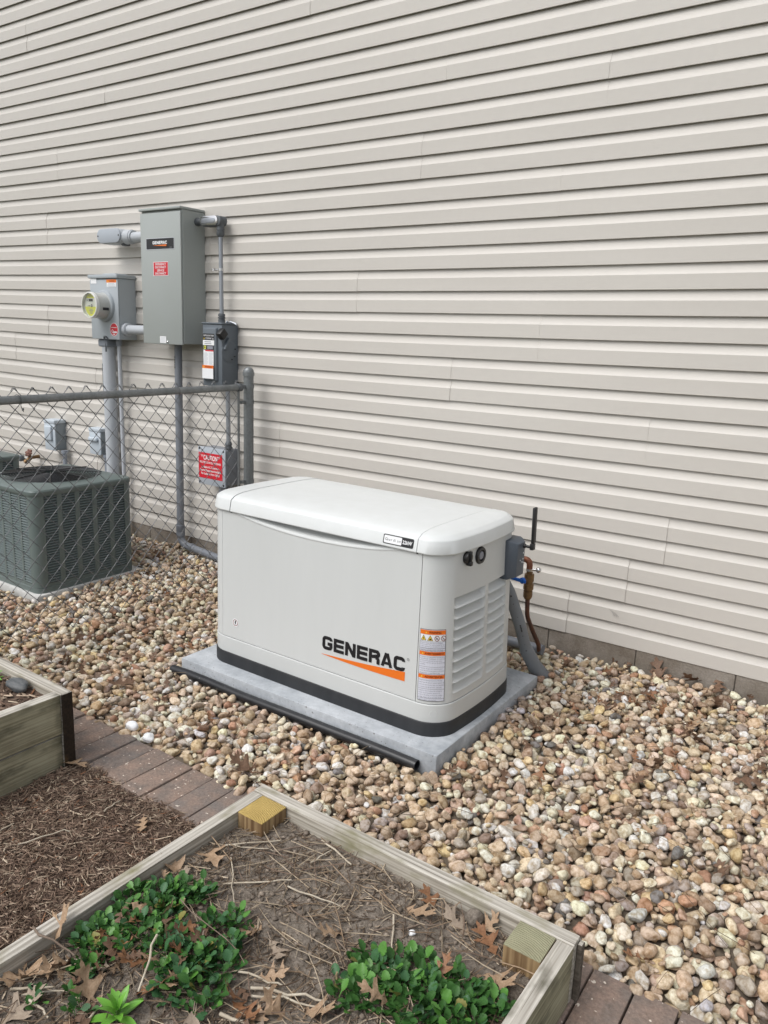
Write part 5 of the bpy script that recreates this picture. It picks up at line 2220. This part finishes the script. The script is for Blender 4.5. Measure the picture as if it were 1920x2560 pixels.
BEDL = [(-.534, -2.186, .115, 'leaftan', 'pale tan oak leaf with deep lobes just below the yellow corner post', .4),
        (-.574, -2.274, .085, 'leaftan', 'tan oak leaf against the left board above the weeds', .4),
        (-.514, -2.290, .075, 'leafgrey', 'curled tan leaf strip on the soil edge above the left weeds', .5),
        (-.240, -2.330, .085, 'leaftan', 'orange-tan oak leaf right beside the small weed rosette in mid bed', .3),
        (-.430, -2.430, .080, 'leaftan', 'tan leaf standing in the middle of the left weeds', .9),
        (-.334, -2.438, .085, 'leafrust', 'rust-brown leaf folded among the left weeds', .6),
        (-.155, -2.330, .085, 'leafgrey', 'greyish tan oak leaf on the bare soil in mid bed', .2),
        (-.113, -2.390, .070, 'leaftan', 'tan leaf with sharp lobes lying left of the big green clump', .2),
        (-.092, -2.205, .075, 'leaftan', 'folded tan leaf on bare soil behind the big green clump', .6),
        (-.228, -2.186, .040, 'leaftan', 'tiny tan leaf fragment on the bare soil', .2),
        (-.142, -2.480, .095, 'leafrust', 'rusty orange oak leaf leaning at the right end of the left weeds', .8),
        (-.095, -2.490, .085, 'leafrust', 'rusty oak leaf by the pale stalks at the bottom edge', .3),
        (-.051, -2.450, .080, 'leaftan', 'upright tan leaf near the bottom edge beside pale stalks', .8),
        (.027, -2.400, .085, 'leaftan', 'tan oak leaf left of the big green clump at the bottom edge', .6),
        (-.588, -2.612, .115, 'leaftan', 'large tan oak leaf propped upright on the left board', 1.0),
        (-.545, -2.707, .100, 'leaftan', 'tan oak leaf under the left board at the lower left', .3),
        (-.515, -2.660, .090, 'leaftan', 'tan lobed leaf heaped against the left board', .4),
        (-.478, -2.778, .115, 'leafgrey', 'broad pale oak leaf at the bottom left corner', .2),
        (-.567, -2.750, .090, 'leaftan', 'tan leaf half hidden at the far lower left of the bed', .5),
        (-.394, -2.666, .100, 'leaftan', 'pinkish tan leaf standing upright left of the lily sprout', 1.1),
        (-.380, -2.560, .080, 'leafrust', 'rusty leaf crossed by a pale stalk amid the left weeds', .5),
        (-.293, -2.585, .090, 'leafrust', 'orange oak leaf above the lily sprout', .7),
        (-.266, -2.545, .075, 'leaftan', 'slim tan leaf right above the lily sprout among weeds', .9),
        (.037, -1.950, .070, 'leafrust', 'reddish curled leaf against the back board of the bed', .5),
        (.044, -2.015, .085, 'leaftan', 'tan three-lobed leaf near the back board', .25),
        (.133, -1.985, .085, 'leafgrey', 'greyish leaf with holes beside the clod by the back board', .25),
        (.219, -1.983, .085, 'leafrust', 'broad rust leaf just left of the green corner post', .3),
        (.205, -1.945, .075, 'leaftan', 'tan leaf standing against the back board near the green corner post', .9),
        (.291, -2.085, .110, 'leaftan', 'large pale leaf in front of the green corner post', .3),
        (.118, -2.318, .080, 'leaftan', 'pale tan leaf draped over the big green clump at the bottom', .7),
        (.205, -2.172, .060, 'leafrust', 'small brown leaf in the middle of the big green clump', .9)]
for (x, y, s, m_, lab, tl) in BEDL:
    oak_leaf(x, y, soil_h(x, y) + .004 + s * .20 * min(1, tl) + (.03 if 'draped' in lab or 'middle of the big' in lab else 0), s * random.uniform(.95, 1.08), m_, lab, 'oak leaves in the raised bed', tilt=.15, tx=tl * random.choice((.8, 1.0)))
for q in range(26):
    x, y = random.uniform(-.56, .0), random.uniform(-2.85, -2.45)
    mk_ = random.choice(('leafbrown', 'leaftan', 'leafgrey', 'leafbrown'))
    oak_leaf(x, y, soil_h(x, y) + .010, random.uniform(.045, .085), mk_, {'leafbrown': 'dark brown', 'leaftan': 'tan', 'leafgrey': 'greyish'}[mk_] + ' oak leaf in the leaf layer ' + ('near the left board' if x < -.4 else 'right of the lily sprout' if x > -.22 else 'around the lily sprout'), 'loose leaves under the weeds', tilt=.35)
random.seed(33)
for q in range(22):
    x, y = random.choice(((-.50, -2.42), (-.44, -2.52), (-.47, -2.60), (-.27, -2.50), (-.36, -2.47)))
    x, y = x + random.gauss(0, .04), y + random.gauss(0, .04)
    mk_ = random.choice(('leafbrown', 'leaftan', 'leafrust', 'leafbrown'))
    oak_leaf(x, y, soil_h(x, y) + random.uniform(.022, .040), random.uniform(.035, .065), mk_, {'leafbrown': 'dark brown', 'leaftan': 'tan', 'leafrust': 'rust'}[mk_] + ' leaf scrap caught on top of the ' + ('left weed mass' if x < -.35 else 'broad-leaved weed patch'), 'leaf scraps caught in the weeds', tilt=.7)
oak_leaf(-.926, -2.111, -.062, .075, 'leaftan', 'single tan oak leaf on the brown mulch near the bricks', 'oak leaves on the mulch', tilt=.25)
oak_leaf(-1.392, -2.045, -.050, .105, 'leaftan', 'pinkish oak leaf by the dark corner of the left raised bed', 'oak leaves on the mulch', tilt=.2, rz=-1.2)
for (x, y, s, m_, lab) in ((-1.787, -1.547, .11, 'leafbrown', 'dark curled oak leaf on the stones above the brick edging'),
                           (-2.004, -1.346, .10, 'leafbrown', 'brown oak leaf on the stones left of the pad corner'),
                           (-.905, -1.690, .115, 'leafbrown', 'rusty lobed oak leaf on stones where bricks meet the near bed'),
                           (-1.229, -1.585, .065, 'leafbrown', 'small round brown leaf on the stones in front of the black pipe'),
                           (.225, -.020, .105, 'leafbrown', 'star-shaped rust leaf resting against the foundation at the right'),
                           (.075, -.030, .120, 'leafbrown', 'long brown oak leaf leaning on the foundation'),
                           (.336, -.035, .105, 'leafbrown', 'dark folded oak leaf against the foundation at far right'),
                           (.259, -.909, .085, 'leafbrown', 'dark brown leaf among stones in the middle of the right gravel'),
                           (.371, -1.169, .075, 'leaftan', 'narrow tan leaf among stones right of mid gravel'),
                           (.223, -1.382, .070, 'leaftan', 'small tan leaf on stones above the near bed'),
                           (.507, -1.700, .070, 'leafrust', 'reddish leaf at the edge of the right brick edging'),
                           (.325, -.40, .10, 'leaftan', 'broad tan leaf lying on the stones at right'),
                           (.579, -.686, .10, 'leafbrown', 'brown leaf at the right picture edge on the stones'),
                           (-.305, -1.245, .060, 'leafbrown', 'crumpled rust leaves at the front right corner of the pad')):
    oak_leaf(x, y, gz(x, y) + .022, s, m_, lab, 'oak leaves on the gravel', tilt=.3)
random.seed(5)
cnt = 0
while cnt < 150:
    c = random.choice(((-.02, -.2, .2), (.2, -.15, .22), (.1, -.3, .2), (-.02, -.25, .28), (.2, -.4, .3), (-.1, -.62, .2), (-2.2, -1.0, .6), (-2.6, -.6, .5), (-2.0, -1.45, .35), (.3, -1.0, .4), (-1.2, -1.5, .4), (-2.7, -1.3, .5)))
    x, y = random.gauss(c[0], c[2]), random.gauss(c[1], c[2] * .7)
    if not allowed(x, y, .02) or y < -1.72:
        continue
    sz_, mk_ = random.uniform(.035, .085), random.choice(('leafbrown', 'leafbrown', 'leafbrown', 'leafrust'))
    oak_leaf(x, y, gz(x, y) + random.uniform(.000, .014), sz_, mk_, ('large ' if sz_ > .066 else 'small ' if sz_ < .048 else '') + ('rust-red' if mk_ == 'leafrust' else 'dark brown') + ' oak leaf among the stones ' + ('at the foundation right of the generator' if x > -.35 and y > -.5 else 'in the open gravel right of the pad' if x > -.35 else 'in front of the black pipe and pad' if x > -1.75 else 'beneath the chain link fence' if x < -2.2 else 'left of the concrete pad'), 'loose leaves between the stones', tilt=.6)
    cnt += 1


# ------------------------------------------------------------------ stalks and twigs
def stalk(name, pts, r, mat_, label, group, cat):
    b = MB()
    P_ = [Vector(p) for p in pts]
    if len(P_) == 2:
        ln = (P_[1] - P_[0]).length
        q = [P_[0]]
        for u in (.22, .45, .68, .86):
            q.append(P_[0].lerp(P_[1], u) + Vector((random.gauss(0, .022), random.gauss(0, .022), abs(random.gauss(0, .02)))) * ln)
        P_ = q + [P_[1]]
    n = len(P_)
    r *= .82
    b.tube(P_, [r * (1 - .35 * k / (n - 1)) for k in range(n)], 7)
    return tag(b.build(name, mat_, smooth=60), label, cat, group)


def S(x, y, dz=.010):
    return (x, y, soil_h(x, y) + dz)


ST = [((-.536, -2.138), (-.429, -2.017), .0030, 'straw', 'long pale stalk pointing at the yellow corner post'),
      ((-.522, -2.120), (-.421, -2.055), .0028, 'straw', 'pale stalk lying under the yellow corner post'),
      ((-.411, -2.061), (-.315, -1.945), .0032, 'twig', 'brown stick in front of the back board'),
      ((-.295, -2.041), (-.283, -1.965), .0030, 'straw', 'short pale stalk by the back board'),
      ((-.335, -1.945), (-.205, -1.975), .0040, 'straw', 'pale stalk bundle lying along the back board'),
      ((-.475, -2.166), (-.348, -2.278), .0022, 'straw', 'thin straw upright in the view above the left weeds'),
      ((-.421, -2.248), (-.288, -2.128), .0032, 'straw', 'long grey stalk across the middle of the soil'),
      ((-.279, -2.153), (-.131, -2.116), .0030, 'straw', 'whitish stalk on bare soil in mid bed'),
      ((-.255, -2.19), (-.002, -2.240), .0028, 'twig', 'long brown stem crossing to the big green clump'),
      ((-.183, -2.426), (-.078, -2.393), .0035, 'straw', 'pale stalk right of the left weeds'),
      ((-.129, -2.442), (.030, -2.363), .0045, 'straw', 'thick pale stalk pointing to the big green clump'),
      ((-.115, -2.455), (.020, -2.385), .0035, 'straw', 'second pale stalk alongside the thick one'),
      ((-.139, -2.523), (-.068, -2.508), .0055, 'straw', 'cut pale stalk at the bottom edge'),
      ((-.075, -2.520), (-.067, -2.417), .0040, 'twig', 'slanting brown stalk at the bottom edge'),
      ((-.425, -2.385), (-.167, -2.423), .0018, 'twig', 'thin dark stem arching over the left weeds'),
      ((-.542, -2.757), (-.475, -2.699), .0040, 'straw', 'whitish stalk on leaves at the lower left'),
      ((-.513, -2.749), (-.436, -2.690), .0032, 'straw', 'thin pale stalk among leaves at the lower left'),
      ((-.491, -2.751), (-.410, -2.751), .0040, 'straw', 'slanting pale stalk at the bottom left'),
      ((-.365, -2.504), (-.290, -2.616), .0038, 'straw', 'bright straw stalk rising from the left weeds'),
      ((-.620, -2.655), (-.500, -2.625), .0036, 'twig', 'dark twig resting on the left board'),
      ((-.338, -2.718), (-.344, -2.667), .0036, 'straw', 'pale stalk left of the lily sprout'),
      ((-.518, -2.639), (-.483, -2.606), .0034, 'straw', 'short tan stalk among the lower left weeds'),
      ((-.002, -2.066), (.061, -2.165), .0034, 'straw', 'pale upright stalk behind the big green clump'),
      ((-.016, -2.133), (.106, -2.019), .0030, 'twig', 'dark twig on bare soil behind the big green clump')]
for (a, c, r, m_, lab) in ST:
    lift = .02 if 'board' in lab and 'left' in lab else .010
    p0, p1 = S(*a, lift), S(*c, lift)
    if 'left board' in lab:
        p0 = (p0[0], p0[1], .098)
    if 'rising' in lab or 'arching' in lab:
        p0 = (p0[0], p0[1], p0[2] + .035)
        p1 = (p1[0], p1[1], p1[2] + .03)
    stalk('dry_stalk' if m_ == 'straw' else 'twig', [p0, p1], r, m_, lab, 'stalks and twigs in the raised bed', 'stalk' if m_ == 'straw' else 'twig')
for (x, y, h, lab) in ((.080, -2.185, .055, 'cut tan stem standing in the back of the big green clump'), (.012, -2.318, .045, 'cut stem leaning at the left side of the big green clump'),
                       (-.425, -2.375, .045, 'cut tan stem standing in the upper left weeds')):
    stalk('cut_stem', [(x, y, soil_h(x, y) - .01), (x + .004, y, soil_h(x, y) + h)], .0042, 'stub', lab, 'cut stems in the raised bed', 'stem')
for (a, c, lab) in (((-1.253, -2.391), (-1.253, -2.346), 'short pale splinter on the mulch at the left edge'), ((-1.081, -2.140), (-1.098, -2.068), 'bright splinter on the mulch by the bricks'),
                    ((-1.141, -2.399), (-1.080, -2.266), 'long pale splinter across the mulch')):
    stalk('splinter', [(*a, mulch_h(*a) + .012), (*c, mulch_h(*c) + .014)], .0032, 'straw', lab, 'pale splinters on the mulch', 'splinter')
random.seed(9)
strips(720, (-.575, .365, -2.9, -1.94), soil_h, (.05, .13), (.0016, .0034), (.0012, .0026), [(.46, .38, .28, 3), (.30, .22, .15, 3), (.17, .12, .09, 2)], 'straw_litter', 'litter', lift=.007, curl=.35, tilt=.2)
strips(160, (-1.75, .75, -1.74, -.3), gz, (.05, .14), (.0012, .0028), (.001, .002), [(.14, .10, .07, 3), (.30, .23, .16, 2)], 'twig_litter', 'litter', lift=.016, curl=.35, tilt=.2,
       ok=lambda x, y: allowed(x, y, .03))

# clods and stones
def rock(name, p, r, sc, mat_, label, cat, group=None, seed=0):
    V, F = ico(3)
    P = []
    for v in V:
        d = Vector(v)
        q = 1 + .25 * noise.noise(d * 1.2 + Vector((seed * 5.1, 0, 0))) + .10 * noise.noise(d * 3 + Vector((0, seed * 3.3, 0)))
        P.append((d.x * q * r * sc[0], d.y * q * r * sc[1], d.z * q * r * sc[2]))
    me = mesh_from(name, P, [tuple(f) for f in F], mat_, None, 180)
    o = obj(name, me, None, Matrix.Translation(p))
    return tag(o, label, cat, group)


rock('soil_clod', (.161, -1.945, soil_h(.161, -1.945) + .012), .022, (1, 1, .95), 'soil', 'rounded grey soil clod by the back board of the near bed', 'clod', seed=1)
rock('stone', (.065, -2.084, soil_h(.065, -2.084) + .004), .0085, (1, 1, .8), 'print_white', 'small white round stone on bare soil behind the green clump', 'stone', seed=2)
rock('stone', (-1.633, -2.095, .195), .036, (1.45, .85, .62), 'stone_dark', 'dark grey stone lying in the left raised bed', 'stone', seed=3)
rock('stone', (-1.343, -1.758, -.060), .0225, (1.1, .9, .8), 'print_white', 'bright white stone at the brick edge, nearer one', 'stone', 'white stones beside the bricks', seed=4)
rock('stone', (-1.464, -1.738, -.060), .0225, (1.2, .9, .8), 'print_white', 'bright white stone at the brick edge, farther one', 'stone', 'white stones beside the bricks', seed=5)


# ------------------------------------------------------------------ green plants
def weed_leaf_mesh(seed, mat_):
    rd = random.Random(seed)
    verts, faces = [], []
    n = 17
    bend = rd.uniform(.2, .7)
    cup = rd.uniform(.15, .55)
    fold = rd.uniform(-.15, .15)
    wmax = rd.uniform(.20, .27)
    for k in range(n):
        t = k / (n - 1)
        if t < .38:
            w = .022 + .025 * (t / .38) ** 3
        else:
            u = (t - .38) / .62
            w = wmax * (math.sin(PI * (u * .90 + .06)) ** .62)
            w *= 1 + .15 * math.sin(u * 27 + seed)
        y = t - bend * .20 * t * t
        z = -bend * .38 * t * t
        for (f, dz) in ((-1, cup), (-.5, cup * .25), (0, 0), (.5, cup * .25), (1, cup)):
            verts.append((f * w, y, z + dz * w * .8 + fold * f * w + .02 * noise.noise(Vector((f * 2, t * 5, seed)))))
    for k in range(n - 1):
        for j in range(4):
            faces.append((k * 5 + j, k * 5 + j + 1, (k + 1) * 5 + j + 1, (k + 1) * 5 + j))
    return mesh_from('leaf', verts, faces, mat_, None, 180)


WEED = {m: [weed_leaf_mesh(7 * i + s, m) for s in range(4)] for i, m in enumerate(('green', 'greenlight', 'greenblue', 'greenyellow'))}


def weed(label, blobs, n, h=(.045, .085), shades=(6, 3, 2, .25)):
    cx = sum(q[0] for q in blobs) / len(blobs)
    cy = sum(q[1] for q in blobs) / len(blobs)
    t = thing('leafy_weed', label, 'plant', (cx, cy, soil_h(cx, cy)), 'green weeds in the raised bed')
    tot = sum(q[2] ** 2 for q in blobs)
    keys = ('green', 'greenlight', 'greenblue', 'greenyellow')
    for q in range(n):
        bl = random.choices(blobs, [x[2] ** 2 for x in blobs])[0]
        a, rr_ = random.uniform(0, 2 * PI), bl[2] * math.sqrt(random.random())
        x, y = bl[0] + rr_ * math.cos(a), bl[1] + rr_ * math.sin(a)
        if not (-.575 < x < .362):
            continue
        me = random.choice(WEED[random.choices(keys, shades)[0]])
        size = random.uniform(*h) * (1 - .25 * rr_ / bl[2])
        az = random.uniform(0, 2 * PI) if random.random() < .5 else a - PI / 2 + random.gauss(0, .6)
        el = random.uniform(.65, 1.5) * (1 - .2 * rr_ / bl[2])
        m = Matrix.Translation((x, y, soil_h(x, y) + random.uniform(-.004, .018))) @ Matrix.Rotation(az, 4, 'Z') @ Matrix.Rotation(el, 4, 'X') @ Matrix.Rotation(random.gauss(0, .35), 4, 'Y') @ Matrix.Scale(size, 4)
        o = bpy.data.objects.new('leaf', me)
        link(o, t, m)
    # the tangle of smaller leaves below, too dense to count
    vs_, fs_, off_ = [], [], 0
    base_ = WEED['green']
    for q in range(int(n * (1.0 if 'bright' in label else .45))):
        bl = random.choices(blobs, [x[2] ** 2 for x in blobs])[0]
        a, rr_ = random.uniform(0, 2 * PI), bl[2] * .98 * math.sqrt(random.random())
        x, y = bl[0] + rr_ * math.cos(a), bl[1] + rr_ * math.sin(a)
        if not (-.575 < x < .362):
            continue
        me = random.choice(base_)
        P = np.array([v.co[:] for v in me.vertices])
        m = Matrix.Rotation(random.uniform(0, 2 * PI), 3, 'Z') @ Matrix.Rotation(random.uniform(.1, 1.0), 3, 'X') @ Matrix.Rotation(random.gauss(0, .5), 3, 'Y')
        P = (P * random.uniform(.55, .95) * h[1] * .8) @ np.array(m).T + np.array([x, y, soil_h(x, y) + random.uniform(-.004, .012)])
        F = []
        for pg in me.polygons:
            v = list(pg.vertices)
            F += [(v[0], v[1], v[2]), (v[0], v[2], v[3])]
        vs_.append(P)
        fs_.append(np.array(F) + off_)
        off_ += len(P)
    tag(obj('leaf_tangle', np_mesh('leaf_tangle', np.concatenate(vs_), np.concatenate(fs_), 'green'), t), kind='stuff')
    return t


random.seed(21)
weed('big bright green weed clump in the foreground left of the mossy board', [(.065, -2.235, .055), (.14, -2.20, .06), (.24, -2.18, .065), (.315, -2.155, .045), (.18, -2.27, .07), (.07, -2.30, .06), (.265, -2.245, .06)], 298, h=(.034, .062))
weed('dark green weeds spreading along the left board, upper part', [(-.555, -2.435, .035), (-.490, -2.365, .055), (-.440, -2.325, .045), (-.53, -2.49, .045), (-.46, -2.42, .045)], 270, h=(.028, .052), shades=(6, 2, 2, .4))
weed('dark green weed patch at the centre of the lower left', [(-.505, -2.565, .050), (-.430, -2.500, .055), (-.46, -2.61, .04), (-.385, -2.45, .04)], 230, h=(.028, .054), shades=(6, 2.2, 2, .6))
weed('broad-leaved green weed patch right of the left weeds at the bottom', [(-.285, -2.475, .045), (-.225, -2.445, .045), (-.205, -2.520, .045), (-.265, -2.54, .04), (-.33, -2.50, .04)], 210, h=(.030, .058), shades=(5, 2, 5, .2))
weed('small green rosette on the soil between the two weed masses', [(-.298, -2.325, .026), (-.245, -2.385, .022), (-.33, -2.37, .025)], 80, h=(.026, .048), shades=(5, 3, 3, .2))
weed('few green seedlings low in the leaf litter at bottom left', [(-.465, -2.735, .02), (-.375, -2.70, .02), (-.42, -2.68, .015)], 22, h=(.030, .05))


def lily(label, x, y, z, size, n, group):
    t = thing('lily_sprout', label, 'plant', (x, y, z), group)
    b = MB()
    b.tube([(x, y, z - .02), (x, y, z + size * .5)], .0035, 8)
    b.build('stem', 'stem', t)
    for k in range(n):
        rd = k / n
        ln = size * (1.0 - .35 * rd) * random.uniform(.85, 1.1)
        el = .35 + 1.0 * rd
        az = k * 2.4
        verts, faces = [], []
        for q in range(9):
            u = q / 8
            w = .17 * math.sin(PI * min(1, u * .93 + .05)) ** .8 * (1 if u < .98 else .1)
            zz = -.35 * u * u * (1 - .5 * rd)
            for (f, dz) in ((-1, .35), (0, 0), (1, .35)):
                verts.append((f * w * ln, u * ln, (zz + dz * w) * ln))
        for q in range(8):
            for j in range(2):
                faces.append((q * 3 + j, q * 3 + j + 1, q * 3 + j + 4, q * 3 + j + 3))
        me = mesh_from('leaf', verts, faces, 'lily', None, 180)
        m = Matrix.Translation((x, y, z + size * (.05 + .45 * rd))) @ Matrix.Rotation(az, 4, 'Z') @ Matrix.Rotation(el, 4, 'X')
        obj('leaf', me, t, m)
    return t


lily('bright lime-green lance-leaved sprout at the bottom of the picture', -.300, -2.662, soil_h(-.3, -2.66), .062, 15, 'bright green sprouts')
lily('bright green sprout in the left raised bed at the picture edge', -1.776, -2.105, .165, .055, 9, 'bright green sprouts')
